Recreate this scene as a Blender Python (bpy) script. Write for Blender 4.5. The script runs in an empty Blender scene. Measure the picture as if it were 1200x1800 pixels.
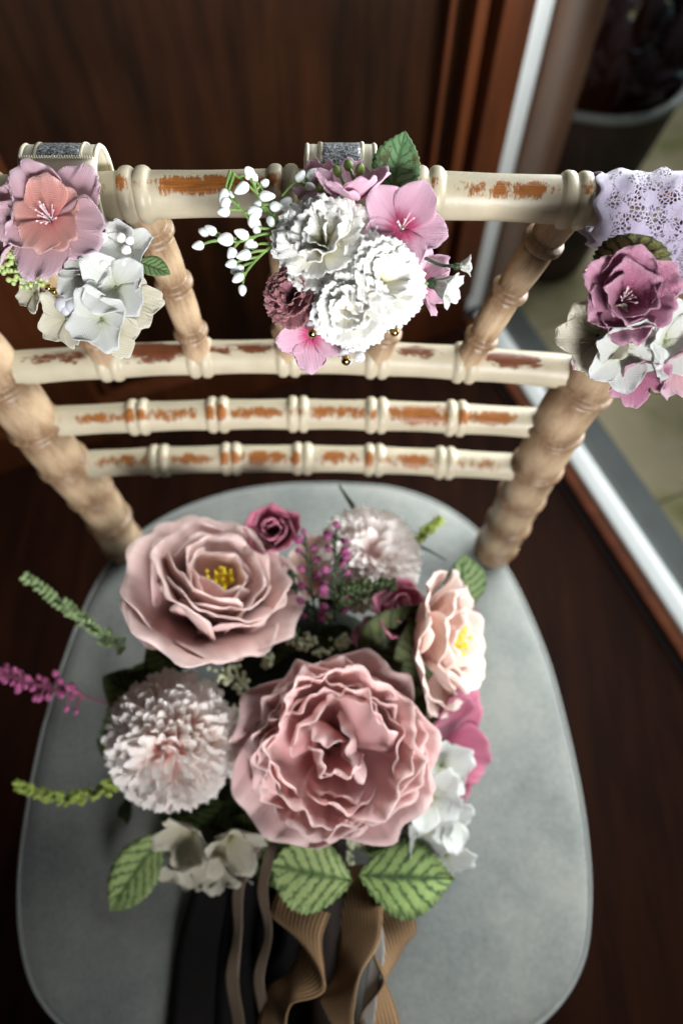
import bpy, math, random
import numpy as np
from mathutils import Vector, Matrix

PI = math.pi
R = math.radians
random.seed(7)

# ------------------------------------------------------------------ camera
CAMZ, TH, F = 1.04, R(28), 1200.0           # height, angle off straight down, focal length in photo pixels
XR = Vector((1, 0, 0)); UP = Vector((0, math.cos(TH), math.sin(TH))); FW = Vector((0, math.sin(TH), -math.cos(TH)))
scene = bpy.context.scene
COL = scene.collection
cd = bpy.data.cameras.new('camera'); cam = bpy.data.objects.new('camera', cd); COL.objects.link(cam)
cam.location = (0, 0, CAMZ); cam.rotation_euler = (TH, 0, 0)
cd.sensor_fit = 'VERTICAL'; cd.sensor_height = 36; cd.sensor_width = 24; cd.lens = 24
cd.clip_start = 0.01; cd.clip_end = 60
cd.dof.use_dof = True; cd.dof.focus_distance = 0.302; cd.dof.aperture_fstop = 4.5; cd.dof.aperture_blades = 9
scene.camera = cam

# ------------------------------------------------------------------ world, lamps, exposure
w = bpy.data.worlds.new('World'); scene.world = w; w.use_nodes = True
w.node_tree.nodes['Background'].inputs[0].default_value = (0.75, 0.87, 1.0, 1)
w.node_tree.nodes['Background'].inputs[1].default_value = 0.015
def area(name, loc, target, sx, sy, power, color):
    l = bpy.data.lights.new(name, 'AREA'); l.shape = 'RECTANGLE'; l.size = sx; l.size_y = sy; l.energy = power; l.color = color
    o = bpy.data.objects.new(name, l); COL.objects.link(o); o.location = loc
    o.rotation_euler = (Vector(target) - Vector(loc)).to_track_quat('-Z', 'Y').to_euler()
    return o
area('window_daylight', (0.50, 0.58, 0.84), (-0.04, 0.22, 0.60), 0.7, 0.45, 16, (0.96, 0.98, 1.0))
rl = area('front_fill', (0.36, -0.95, 1.12), (-0.05, 0.24, 0.78), 0.5, 0.4, 2.3, (0.97, 0.98, 1.0)); rl.data.spread = R(40)  # fill added from the camera side; narrow spread keeps it off the seat
area('patio_daylight', (2.4, 2.6, 3.4), (1.3, 1.2, 0.0), 2.4, 2.4, 130, (0.96, 0.98, 1.0))
vs = scene.view_settings
vs.view_transform = 'Standard'; vs.look = 'None'; vs.exposure = 0.0; vs.gamma = 1.0; vs.use_curve_mapping = False
scene.render.engine = 'CYCLES'
scene.cycles.max_bounces = 8; scene.cycles.transparent_max_bounces = 16

# ------------------------------------------------------------------ helpers
def at(px, py, y=None, z=None, d=None):
    """a point of the place seen at photo pixel (px,py), fixed by its world y, its height z or its depth d"""
    v = XR * (px - 600) + UP * (900 - py) + FW * F
    if y is not None: s = y / v.y
    elif z is not None: s = (z - CAMZ) / v.z
    else: s = d / F
    return Vector((v.x * s, v.y * s, CAMZ + v.z * s))
def A(r, u, t):                                # a direction: right, up, towards the photographer
    return (XR * r + UP * u - FW * t).normalized()
def frame(P, axis, roll=0, yhint=None):        # matrix with +Z along axis
    z = Vector(axis).normalized()
    h = Vector(yhint) if yhint is not None else (UP if abs(z.dot(UP)) < 0.95 else XR)
    y = (h - z * h.dot(z)).normalized(); x = y.cross(z)
    M = Matrix((x, y, z)).transposed().to_4x4()
    return Matrix.Translation(P) @ M @ Matrix.Rotation(roll, 4, 'Z')

class Geo:
    def __init__(s): s.v = []; s.f = []; s.uv = []; s.at = []
    def add(s, v, f, uv=None, at_=None, M=None):
        o = len(s.v)
        if M is not None: v = [tuple(M @ Vector(p)) for p in v]
        s.v += [tuple(p) for p in v]; s.f += [tuple(i + o for i in q) for q in f]
        s.uv += list(uv) if uv is not None else [(0.5, 0.5)] * len(v)
        s.at += list(at_) if at_ is not None else [0.0] * len(v)
        return s
    def mesh(s, name, mat, smooth=True):
        me = bpy.data.meshes.new(name); me.from_pydata(s.v, [], s.f)
        uvl = me.uv_layers.new(name='UVMap')
        li = np.empty(len(me.loops), dtype=np.int32); me.loops.foreach_get('vertex_index', li)
        uvl.data.foreach_set('uv', np.array(s.uv, dtype=np.float32)[li].ravel())
        a = me.attributes.new('wear', 'FLOAT', 'POINT'); a.data.foreach_set('value', np.array(s.at, dtype=np.float32))
        if smooth: me.polygons.foreach_set('use_smooth', np.ones(len(me.polygons), dtype=bool))
        if mat is not None: me.materials.append(mat)
        me.update(); return me
def obj(name, me, parent=None, M=None, **props):
    o = bpy.data.objects.new(name, me); COL.objects.link(o)
    if parent is not None: o.parent = parent
    if M is not None: o.matrix_basis = M
    for k, v in props.items(): o[k] = v
    return o
def thing(name, P, label, category, group=None):
    o = bpy.data.objects.new(name, None); COL.objects.link(o); o.location = P; o.empty_display_size = 0.02
    o['label'] = label; o['category'] = category
    if group: o['group'] = group
    return o
WM = {}                                         # world matrices of parents
def wm(o):
    M = Matrix.Identity(4)
    while o is not None: M = o.matrix_basis @ M; o = o.parent
    return M
def wobj(name, me, parent, M=None, **props):    # M given in world space
    M = M if M is not None else Matrix.Identity(4)
    return obj(name, me, parent, wm(parent).inverted() @ M if parent is not None else M, **props)

def crom(pts, n=8):
    P = [Vector(p) for p in pts]; out = []
    for i in range(len(P) - 1):
        p0 = P[i - 1] if i else P[0] * 2 - P[1]; p1, p2 = P[i], P[i + 1]
        p3 = P[i + 2] if i + 2 < len(P) else P[-1] * 2 - P[-2]
        for k in range(n):
            t = k / n
            out.append(0.5 * (2 * p1 + (p2 - p0) * t + (2 * p0 - 5 * p1 + 4 * p2 - p3) * t * t + (3 * p1 - p0 - 3 * p2 + p3) * t ** 3))
    out.append(P[-1]); return out
def tube(g, pts, rad, n=6, ref=None, wear=None, segu=None, cap=True):
    P = [Vector(p) for p in pts]; m = len(P)
    r = rad if isinstance(rad, (list, tuple, np.ndarray)) else [rad] * m
    ref = Vector(ref) if ref is not None else None
    v, f, uv, aw = [], [], [], []
    pn = None
    for i in range(m):
        t = (P[min(i + 1, m - 1)] - P[max(i - 1, 0)]).normalized()
        if ref is not None: a = (ref - t * ref.dot(t)).normalized()
        else:
            a = pn if pn is not None else (Vector((0, 0, 1)) if abs(t.z) < 0.9 else Vector((1, 0, 0)))
            a = (a - t * a.dot(t)).normalized(); pn = a
        b = t.cross(a)
        for k in range(n):
            q = 2 * PI * k / n
            v.append(P[i] + (a * math.cos(q) + b * math.sin(q)) * r[i])
            uu = segu[i] if segu is not None else i / (m - 1)
            uv.append((uu, k / n)); aw.append(wear(uu, q, i) if wear else 0.0)
    for i in range(m - 1):
        for k in range(n):
            f.append((i * n + k, i * n + (k + 1) % n, (i + 1) * n + (k + 1) % n, (i + 1) * n + k))
    if cap: f.append(tuple(range(n))[::-1]); f.append(tuple((m - 1) * n + k for k in range(n)))
    g.add(v, f, uv, aw); return g
def ball(g, P, r, n=8, m=6, stretch=1.0, axis=None, pear=0.0):
    M = frame(P, axis if axis is not None else (0, 0, 1))
    v, f, uv = [], [], []
    for i in range(m + 1):
        a = PI * i / m
        for k in range(n):
            q = 2 * PI * k / n; rr = r * math.sin(a) * (1 - pear * math.cos(a))
            v.append(M @ Vector((rr * math.cos(q), rr * math.sin(q), r * stretch * math.cos(a)))); uv.append((k / n, i / m))
    for i in range(m):
        for k in range(n): f.append((i * n + k, (i + 1) * n + k, (i + 1) * n + (k + 1) % n, i * n + (k + 1) % n))
    g.add(v, f, uv); return g
def box(g, c, s, M=None):
    cx, cy, cz = c; sx, sy, sz = (q / 2 for q in s)
    v = [(cx + a * sx, cy + b * sy, cz + d * sz) for a in (-1, 1) for b in (-1, 1) for d in (-1, 1)]
    f = [(0, 1, 3, 2), (4, 6, 7, 5), (0, 4, 5, 1), (2, 3, 7, 6), (0, 2, 6, 4), (1, 5, 7, 3)]
    g.add(v, f, None, None, M); return g
def sheet(g, X, nu, nv, uv, thick=0.0):
    """grid of points X[nu,nv,3] -> closed thin solid (or single sheet)"""
    X = np.asarray(X, dtype=float)
    def idx(i, j, o=0): return o + i * nv + j
    f = []
    if thick <= 0:
        for i in range(nu - 1):
            for j in range(nv - 1): f.append((idx(i, j), idx(i, j + 1), idx(i + 1, j + 1), idx(i + 1, j)))
        g.add(X.reshape(-1, 3).tolist(), f, uv); return g
    du = np.gradient(X, axis=0); dv = np.gradient(X, axis=1)
    N = np.cross(dv, du); N /= np.maximum(np.linalg.norm(N, axis=2, keepdims=True), 1e-12)
    T = (X + N * thick / 2).reshape(-1, 3); B = (X - N * thick / 2).reshape(-1, 3)
    o = nu * nv
    for i in range(nu - 1):
        for j in range(nv - 1):
            f.append((idx(i, j), idx(i, j + 1), idx(i + 1, j + 1), idx(i + 1, j)))
            f.append((idx(i, j, o), idx(i + 1, j, o), idx(i + 1, j + 1, o), idx(i, j + 1, o)))
    rim = [(0, j) for j in range(nv)] + [(i, nv - 1) for i in range(1, nu)] + [(nu - 1, j) for j in range(nv - 2, -1, -1)] + [(i, 0) for i in range(nu - 2, 0, -1)]
    for a, b in zip(rim, rim[1:] + rim[:1]):
        f.append((idx(*a), idx(*a, o), idx(*b, o), idx(*b)))
    g.add(np.concatenate([T, B]).tolist(), f, list(uv) * 2); return g

def petal_grid(L, W, base=.3, k=.35, p=2.4, th0=0, th1=0, curl=0, cup=.15, ruf=0, rf=2.5, ser=0, sf=8, notch=0,
               nu=8, nv=11, seed=0, wide=.7, nip=.12, pleat=0, pf=5):
    rn = np.random.RandomState(seed)
    u = np.linspace(0, 1, nu)[:, None]; v = np.linspace(-1, 1, nv)[None, :]
    ph = rn.uniform(0, 2 * PI, 5)
    ymax = L * (1 - k * np.abs(v) ** p - notch * np.exp(-(v / .16) ** 2) + .03 * np.sin(2.3 * v * PI + ph[0]))
    if ser: ymax = ymax + ser * L * (np.abs(((v * sf / 2 + ph[1]) % 1) * 2 - 1) - .5)
    wu = base + (1 - base) * np.sin(PI / 2 * np.minimum(1, u / wide)) ** 1.2
    wu = wu * (1 - nip * np.maximum(0, (u - wide) / (1 - wide + 1e-6)) ** 2)
    s = u * ymax; t = s / L
    tt = np.linspace(0, 1.3, 131); th = R(th0) + R(th1 - th0) * tt + R(curl) * tt ** 4
    cy = np.concatenate([[0], np.cumsum(np.cos(th[:-1]))]) * (tt[1]) * L; cz = np.concatenate([[0], np.cumsum(np.sin(th[:-1]))]) * tt[1] * L
    ty = np.interp(t, tt, cy); tz = np.interp(t, tt, cz); ta = np.interp(t, tt, th)
    wx = W / 2 * wu
    off = cup * wx * v ** 2 * (.3 + .7 * u)
    edge = u ** 1.6 * (.35 + .65 * np.maximum(np.abs(v), u ** 3))
    off = off + ruf * edge * (.6 * np.sin(rf * PI * v + ph[2]) + .4 * np.sin(rf * 2.1 * PI * v + ph[3] + 4 * u))
    off = off + pleat * np.sin(pf * PI * v + ph[4]) * u * (1 - .3 * u)
    x = v * wx * (1 - .12 * cup * v ** 2) + .25 * ruf * edge * np.sin(rf * 1.3 * PI * u + ph[4])
    Y = ty - np.sin(ta) * off; Z = tz + np.cos(ta) * off
    X = np.stack([x + 0 * Y, Y, Z], axis=2)
    uv = [((j / (nv - 1)), i / (nu - 1)) for i in range(nu) for j in range(nv)]
    return X, nu, nv, uv
def petal(name, mat, thick=.0005, **kw):
    g = Geo(); X, nu, nv, uv = petal_grid(**kw); sheet(g, X, nu, nv, uv, thick); return g.mesh(name, mat)

def leaf_grid(L, W, fold=.25, bend=0, teeth=16, tooth=.05, vein=.02, nu=72, nv=9, wide=.42, blunt=1.0, seed=0, wave=0):
    rn = np.random.RandomState(seed); ph = rn.uniform(0, 6.28, 3)
    u = np.linspace(0.0, 1, nu)[:, None]; v = np.linspace(-1, 1, nv)[None, :]
    a = np.clip(u, 0, 1)
    prof = np.where(a < wide, np.sin(PI / 2 * a / wide) ** .8, np.cos(PI / 2 * (a - wide) / (1 - wide)) ** (.9 * blunt))
    tri = ((u * teeth) % 1)
    wd = W / 2 * np.maximum(prof + tooth * (tri - .5) * (prof > .08), .015)
    x = v * wd; y = u * L + .12 * L * np.abs(v) * prof * .5
    z = fold * np.abs(x) - vein * W * np.cos(2 * PI * (u * 8 - np.abs(v) * 1.6)) * (1 - np.abs(v) * .4) * prof * .5 + wave * W * np.sin(5 * u + ph[0]) * np.abs(v)
    th = R(bend) * u
    Y = y * np.cos(th) ; Z = z + y * np.sin(th)
    X = np.stack([x, Y + 0 * x, Z + 0 * x], axis=2)
    return X, nu, nv, [(j / (nv - 1), i / (nu - 1)) for i in range(nu) for j in range(nv)]
def leaf_mesh(mat, thick=.0004, **kw):
    g = Geo(); X, nu, nv, uv = leaf_grid(**kw); sheet(g, X, nu, nv, uv, thick); return g.mesh('leaf', mat)
def leaf(parent, mat, base, tip, width, normal, name='leaf', stem=True, **kw):
    base = Vector(base); tip = Vector(tip); L = (tip - base).length
    me = leaf_mesh(mat, L=L, W=width, **kw)
    y = (tip - base).normalized(); n = Vector(normal); n = (n - y * n.dot(y)).normalized(); x = y.cross(n)
    return wobj(name, me, parent, Matrix.Translation(base) @ Matrix((x, y, n)).transposed().to_4x4())

# ------------------------------------------------------------------ materials
def mat(name):
    m = bpy.data.materials.new(name); m.use_nodes = True
    nt = m.node_tree; return m, nt, nt.nodes['Principled BSDF']
def N(nt, t, **kw):
    n = nt.nodes.new(t)
    for k, v in kw.items():
        if k in n.inputs: n.inputs[k].default_value = v
        else: setattr(n, k, v)
    return n
def ramp(nt, pts):
    r = nt.nodes.new('ShaderNodeValToRGB'); e = r.color_ramp.elements
    while len(e) < len(pts): e.new(0.5)
    for q, (p, c) in zip(e, pts): q.position = p; q.color = (*c, 1) if len(c) == 3 else c
    return r
def srgb(r, g, b):
    return tuple(((c / 255 / 12.92) if c <= 10 else ((c / 255 + .055) / 1.055) ** 2.4) for c in (r, g, b))
def plain(name, c, rough=.6, var=.12, scale=60, bump=0, metallic=0, sheen=0, spec=.4):
    m, nt, b = mat(name); tc = N(nt, 'ShaderNodeTexCoord')
    n = N(nt, 'ShaderNodeTexNoise', Scale=scale, Detail=5.0); nt.links.new(tc.outputs['Object'], n.inputs['Vector'])
    r = ramp(nt, [(.25, tuple(x * (1 - var) for x in c)), (.75, tuple(min(1, x * (1 + var)) for x in c))])
    nt.links.new(n.outputs['Fac'], r.inputs['Fac']); nt.links.new(r.outputs['Color'], b.inputs['Base Color'])
    b.inputs['Roughness'].default_value = rough; b.inputs['Metallic'].default_value = metallic; b.inputs['Specular IOR Level'].default_value = spec
    if sheen: b.inputs['Sheen Weight'].default_value = sheen
    if bump:
        bp = N(nt, 'ShaderNodeBump', Strength=bump, Distance=.001); nt.links.new(n.outputs['Fac'], bp.inputs['Height']); nt.links.new(bp.outputs['Normal'], b.inputs['Normal'])
    return m
def petal_mat(name, pts, weave=0.0, trans=.22, rough=.75, streak=.12, edge=None, sheen=.3):
    """colour runs from the petal's foot (0) to its lip (1); fine weave and streaks along it"""
    m, nt, b = mat(name); L = nt.links.new
    uvn = N(nt, 'ShaderNodeUVMap'); sp = N(nt, 'ShaderNodeSeparateXYZ'); L(uvn.outputs['UV'], sp.inputs[0])
    mp = N(nt, 'ShaderNodeMapping'); mp.inputs['Scale'].default_value = (14, 1.3, 1); L(uvn.outputs['UV'], mp.inputs['Vector'])
    oi = N(nt, 'ShaderNodeObjectInfo')
    ad = N(nt, 'ShaderNodeVectorMath', operation='ADD'); L(mp.outputs[0], ad.inputs[0])
    cx = N(nt, 'ShaderNodeCombineXYZ'); ml = N(nt, 'ShaderNodeMath', operation='MULTIPLY'); ml.inputs[1].default_value = 37; L(oi.outputs['Random'], ml.inputs[0]); L(ml.outputs[0], cx.inputs[2]); L(cx.outputs[0], ad.inputs[1])
    nz = N(nt, 'ShaderNodeTexNoise', Scale=1.0, Detail=4.0); L(ad.outputs[0], nz.inputs['Vector'])
    # shift the ramp by the noise
    sb = N(nt, 'ShaderNodeMath', operation='SUBTRACT'); sb.inputs[1].default_value = .5; L(nz.outputs['Fac'], sb.inputs[0])
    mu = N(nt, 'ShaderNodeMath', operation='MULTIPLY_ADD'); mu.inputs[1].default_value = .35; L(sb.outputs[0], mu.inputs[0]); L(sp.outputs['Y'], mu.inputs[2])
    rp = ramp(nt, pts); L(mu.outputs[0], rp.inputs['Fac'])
    hs = N(nt, 'ShaderNodeHueSaturation'); L(rp.outputs['Color'], hs.inputs['Color'])
    v1 = N(nt, 'ShaderNodeMath', operation='MULTIPLY_ADD'); v1.inputs[1].default_value = streak * 2; v1.inputs[2].default_value = 1; L(sb.outputs[0], v1.inputs[0])
    v2 = N(nt, 'ShaderNodeMath', operation='MULTIPLY_ADD'); v2.inputs[1].default_value = .14; v2.inputs[2].default_value = -.07; L(oi.outputs['Random'], v2.inputs[0])
    v3 = N(nt, 'ShaderNodeMath', operation='ADD'); L(v1.outputs[0], v3.inputs[0]); L(v2.outputs[0], v3.inputs[1]); L(v3.outputs[0], hs.inputs['Value'])
    L(hs.outputs['Color'], b.inputs['Base Color'])
    b.inputs['Roughness'].default_value = rough; b.inputs['Specular IOR Level'].default_value = .25; b.inputs['Sheen Weight'].default_value = sheen
    tc = N(nt, 'ShaderNodeTexCoord')
    bn = N(nt, 'ShaderNodeBump', Strength=.45, Distance=.0009); L(nz.outputs['Fac'], bn.inputs['Height']); nrm = bn
    if weave:
        w1 = N(nt, 'ShaderNodeTexWave', Scale=520.0, bands_direction='X'); w2 = N(nt, 'ShaderNodeTexWave', Scale=520.0, bands_direction='Y')
        L(tc.outputs['Object'], w1.inputs['Vector']); L(tc.outputs['Object'], w2.inputs['Vector'])
        mm = N(nt, 'ShaderNodeMath', operation='ADD'); L(w1.outputs['Fac'], mm.inputs[0]); L(w2.outputs['Fac'], mm.inputs[1])
        bw = N(nt, 'ShaderNodeBump', Strength=weave, Distance=.0003); L(mm.outputs[0], bw.inputs['Height']); L(bn.outputs['Normal'], bw.inputs['Normal']); nrm = bw
    L(nrm.outputs['Normal'], b.inputs['Normal'])
    tr = N(nt, 'ShaderNodeBsdfTranslucent'); L(hs.outputs['Color'], tr.inputs['Color'])
    mx = N(nt, 'ShaderNodeMixShader'); mx.inputs[0].default_value = trans; L(b.outputs[0], mx.inputs[1]); L(tr.outputs[0], mx.inputs[2])
    L(mx.outputs[0], nt.nodes['Material Output'].inputs['Surface'])
    return m
def leaf_mat(name, dark, light, spots=None, veins=7, amt=1.0, rough=.55):
    m, nt, b = mat(name); L = nt.links.new
    uvn = N(nt, 'ShaderNodeUVMap'); sp = N(nt, 'ShaderNodeSeparateXYZ'); L(uvn.outputs['UV'], sp.inputs[0])
    a = N(nt, 'ShaderNodeMath', operation='SUBTRACT'); a.inputs[1].default_value = .5; L(sp.outputs['X'], a.inputs[0])
    ab = N(nt, 'ShaderNodeMath', operation='ABSOLUTE'); L(a.outputs[0], ab.inputs[0])
    s1 = N(nt, 'ShaderNodeMath', operation='MULTIPLY'); s1.inputs[1].default_value = veins; L(sp.outputs['Y'], s1.inputs[0])
    s2 = N(nt, 'ShaderNodeMath', operation='MULTIPLY_ADD'); s2.inputs[1].default_value = -3.2; L(ab.outputs[0], s2.inputs[0]); L(s1.outputs[0], s2.inputs[2])
    tc = N(nt, 'ShaderNodeTexCoord'); nz = N(nt, 'ShaderNodeTexNoise', Scale=260.0, Detail=6.0, Roughness=.65); L(tc.outputs['Object'], nz.inputs['Vector'])
    s3 = N(nt, 'ShaderNodeMath', operation='MULTIPLY_ADD'); s3.inputs[1].default_value = 1.2; L(nz.outputs['Fac'], s3.inputs[0]); L(s2.outputs[0], s3.inputs[2])
    s4 = N(nt, 'ShaderNodeMath', operation='MULTIPLY'); s4.inputs[1].default_value = 2 * PI; L(s3.outputs[0], s4.inputs[0])
    co = N(nt, 'ShaderNodeMath', operation='COSINE'); L(s4.outputs[0], co.inputs[0])
    mr = N(nt, 'ShaderNodeMapRange'); mr.inputs['From Min'].default_value = 1.0; mr.inputs['From Max'].default_value = .2; L(co.outputs[0], mr.inputs['Value'])
    # lighter in the middle of each half, darker on the rim and the rib
    e = N(nt, 'ShaderNodeMapRange', interpolation_type='SMOOTHSTEP'); e.inputs['From Min'].default_value = .5; e.inputs['From Max'].default_value = .3; L(ab.outputs[0], e.inputs['Value'])
    e2 = N(nt, 'ShaderNodeMapRange', interpolation_type='SMOOTHSTEP'); e2.inputs['From Min'].default_value = .0; e2.inputs['From Max'].default_value = .09; L(ab.outputs[0], e2.inputs['Value'])
    m1 = N(nt, 'ShaderNodeMath', operation='MULTIPLY'); L(mr.outputs[0], m1.inputs[0]); L(e2.outputs[0], m1.inputs[1])
    m2 = N(nt, 'ShaderNodeMath', operation='MULTIPLY_ADD'); m2.inputs[1].default_value = .55; m2.inputs[2].default_value = .45; L(e.outputs[0], m2.inputs[0])
    m3 = N(nt, 'ShaderNodeMath', operation='MULTIPLY'); L(m1.outputs[0], m3.inputs[0]); L(m2.outputs[0], m3.inputs[1])
    m4 = N(nt, 'ShaderNodeMath', operation='MULTIPLY'); m4.inputs[1].default_value = amt; L(m3.outputs[0], m4.inputs[0])
    nb = N(nt, 'ShaderNodeTexNoise', Scale=95.0, Detail=4.0); L(tc.outputs['Object'], nb.inputs['Vector'])
    m5 = N(nt, 'ShaderNodeMath', operation='MULTIPLY_ADD'); m5.inputs[1].default_value = 1.1; m5.inputs[2].default_value = -.55; L(nb.outputs['Fac'], m5.inputs[0])
    m6 = N(nt, 'ShaderNodeMath', operation='ADD', use_clamp=True); L(m4.outputs[0], m6.inputs[0]); L(m5.outputs[0], m6.inputs[1])
    rp = ramp(nt, [(0, dark), (1, light)]); L(m6.outputs[0], rp.inputs['Fac']); col = rp.outputs['Color']
    if spots:
        n2 = N(nt, 'ShaderNodeTexNoise', Scale=170.0, Detail=4.0, Roughness=.7); L(tc.outputs['Object'], n2.inputs['Vector'])
        r2 = ramp(nt, [(.52, (0, 0, 0)), (.62, (1, 1, 1))]); L(n2.outputs['Fac'], r2.inputs['Fac'])
        mx = N(nt, 'ShaderNodeMix', data_type='RGBA'); L(r2.outputs['Color'], mx.inputs['Factor']); L(col, mx.inputs['A']); mx.inputs['B'].default_value = (*spots, 1); col = mx.outputs['Result']
    L(col, b.inputs['Base Color']); b.inputs['Roughness'].default_value = rough; b.inputs['Specular IOR Level'].default_value = .3
    w1 = N(nt, 'ShaderNodeTexWave', Scale=420.0, bands_direction='X'); L(tc.outputs['Object'], w1.inputs['Vector'])
    w2 = N(nt, 'ShaderNodeTexWave', Scale=420.0, bands_direction='Y'); L(tc.outputs['Object'], w2.inputs['Vector'])
    mm = N(nt, 'ShaderNodeMath', operation='ADD'); L(w1.outputs['Fac'], mm.inputs[0]); L(w2.outputs['Fac'], mm.inputs[1])
    bp = N(nt, 'ShaderNodeBump', Strength=.3, Distance=.0003); L(mm.outputs[0], bp.inputs['Height']); L(bp.outputs['Normal'], b.inputs['Normal'])
    tr = N(nt, 'ShaderNodeBsdfTranslucent'); L(col, tr.inputs['Color'])
    ms = N(nt, 'ShaderNodeMixShader'); ms.inputs[0].default_value = .15; L(b.outputs[0], ms.inputs[1]); L(tr.outputs[0], ms.inputs[2]); L(ms.outputs[0], nt.nodes['Material Output'].inputs['Surface'])
    return m
def paint_mat(name, paint, wood, noise=.55, rough=.42, streak_scale=(9, 3), soft=.32, brush=.9):
    """cream paint rubbed through to brown wood where the wear attribute is high"""
    m, nt, b = mat(name); L = nt.links.new
    at_ = N(nt, 'ShaderNodeAttribute', attribute_name='wear'); tc = N(nt, 'ShaderNodeTexCoord'); uvn = N(nt, 'ShaderNodeUVMap')
    mp = N(nt, 'ShaderNodeMapping'); mp.inputs['Scale'].default_value = (streak_scale[0], streak_scale[1], 1); L(uvn.outputs['UV'], mp.inputs['Vector'])
    n1 = N(nt, 'ShaderNodeTexNoise', Scale=1.0, Detail=10.0, Roughness=.74); L(mp.outputs[0], n1.inputs['Vector'])
    mpb = N(nt, 'ShaderNodeMapping'); mpb.inputs['Scale'].default_value = (70, 14, 1) if streak_scale[0] > streak_scale[1] else (12, 60, 1); L(uvn.outputs['UV'], mpb.inputs['Vector'])
    n2 = N(nt, 'ShaderNodeTexNoise', Scale=1.0, Detail=4.0, Roughness=.7); L(mpb.outputs[0], n2.inputs['Vector'])
    a = N(nt, 'ShaderNodeMath', operation='MULTIPLY_ADD'); a.inputs[1].default_value = noise * 2; L(n1.outputs['Fac'], a.inputs[0]); L(at_.outputs['Fac'], a.inputs[2])
    a2 = N(nt, 'ShaderNodeMath', operation='MULTIPLY_ADD'); a2.inputs[1].default_value = brush; L(n2.outputs['Fac'], a2.inputs[0]); L(a.outputs[0], a2.inputs[2])
    mk = N(nt, 'ShaderNodeMapRange', interpolation_type='SMOOTHSTEP'); mk.inputs['From Min'].default_value = .45 + noise + brush * .5 - soft / 2; mk.inputs['From Max'].default_value = .45 + noise + brush * .5 + soft / 2; L(a2.outputs[0], mk.inputs['Value'])
    nw = N(nt, 'ShaderNodeTexNoise', Scale=2.0, Detail=6.0); mp2 = N(nt, 'ShaderNodeMapping'); mp2.inputs['Scale'].default_value = (3, 40, 1); L(uvn.outputs['UV'], mp2.inputs['Vector']); L(mp2.outputs[0], nw.inputs['Vector'])
    rw = ramp(nt, [(.3, tuple(c * .45 for c in wood)), (.7, wood)]); L(nw.outputs['Fac'], rw.inputs['Fac'])
    n3 = N(nt, 'ShaderNodeTexNoise', Scale=55.0, Detail=5.0); L(tc.outputs['Object'], n3.inputs['Vector'])
    rp = ramp(nt, [(.3, tuple(c * .82 for c in paint)), (.7, paint)]); L(n3.outputs['Fac'], rp.inputs['Fac'])
    mx = N(nt, 'ShaderNodeMix', data_type='RGBA'); L(mk.outputs[0], mx.inputs['Factor']); L(rp.outputs['Color'], mx.inputs['A']); L(rw.outputs['Color'], mx.inputs['B'])
    L(mx.outputs['Result'], b.inputs['Base Color']); b.inputs['Roughness'].default_value = rough; b.inputs['Specular IOR Level'].default_value = .45
    n4 = N(nt, 'ShaderNodeTexNoise', Scale=420.0, Detail=3.0); L(tc.outputs['Object'], n4.inputs['Vector'])
    sm = N(nt, 'ShaderNodeMath', operation='MULTIPLY_ADD'); sm.inputs[1].default_value = -1.1; L(mk.outputs[0], sm.inputs[0]); L(n4.outputs['Fac'], sm.inputs[2])
    bp = N(nt, 'ShaderNodeBump', Strength=.3, Distance=.0005); L(sm.outputs[0], bp.inputs['Height']); L(bp.outputs['Normal'], b.inputs['Normal'])
    return m
def wood_mat(name, c1, c2, scale=(1, 14, 14), rough=.35, spec=.5, coat=0.0):
    m, nt, b = mat(name); L = nt.links.new; tc = N(nt, 'ShaderNodeTexCoord')
    mp = N(nt, 'ShaderNodeMapping'); mp.inputs['Scale'].default_value = scale; L(tc.outputs['Object'], mp.inputs['Vector'])
    n = N(nt, 'ShaderNodeTexNoise', Scale=2.5, Detail=7.0, Roughness=.6); L(mp.outputs[0], n.inputs['Vector'])
    r = ramp(nt, [(.3, c1), (.7, c2)]); L(n.outputs['Fac'], r.inputs['Fac']); L(r.outputs['Color'], b.inputs['Base Color'])
    b.inputs['Roughness'].default_value = rough; b.inputs['Specular IOR Level'].default_value = spec; b.inputs['Coat Weight'].default_value = coat
    bp = N(nt, 'ShaderNodeBump', Strength=.15, Distance=.001); L(n.outputs['Fac'], bp.inputs['Height']); L(bp.outputs['Normal'], b.inputs['Normal'])
    return m

CREAM = srgb(184, 173, 148); WOODB = srgb(158, 96, 42)
M_PAINT = paint_mat('worn_cream_paint', CREAM, WOODB, noise=1.35, streak_scale=(6, 4))
M_PAINT2 = paint_mat('worn_cream_paint_dark', CREAM, srgb(112, 62, 36), noise=1.3, streak_scale=(4, 7))
M_LIME = paint_mat('limewashed_wood', srgb(192, 166, 134), srgb(118, 84, 54), noise=.9, rough=.42, streak_scale=(1.2, 9), soft=1.2, brush=.5)

# ================================================================== the setting
M_WALL = wood_mat('mahogany_panel', srgb(16, 8, 4), srgb(48, 25, 11), scale=(12, 12, 1.2), rough=.45, spec=.12)
M_STILE = wood_mat('mahogany_frame', srgb(54, 27, 14), srgb(88, 45, 22), scale=(12, 12, 1.2), rough=.45, spec=.2)
M_FLOOR = wood_mat('dark_stained_floor', srgb(24, 12, 8), srgb(44, 22, 13), scale=(14, 1.5, 1), rough=.6, spec=.03)
WE = Vector((-.372, .928, 0)).normalized(); WN = Vector((.928, .372, 0)).normalized()   # along the glazing, out through it
C0 = Vector((.239, .978, 0))
MW = Matrix((WE, WN, Vector((0, 0, 1)))).transposed().to_4x4(); MW.translation = C0       # local: x along glazing (away), y outwards, z up

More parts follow.
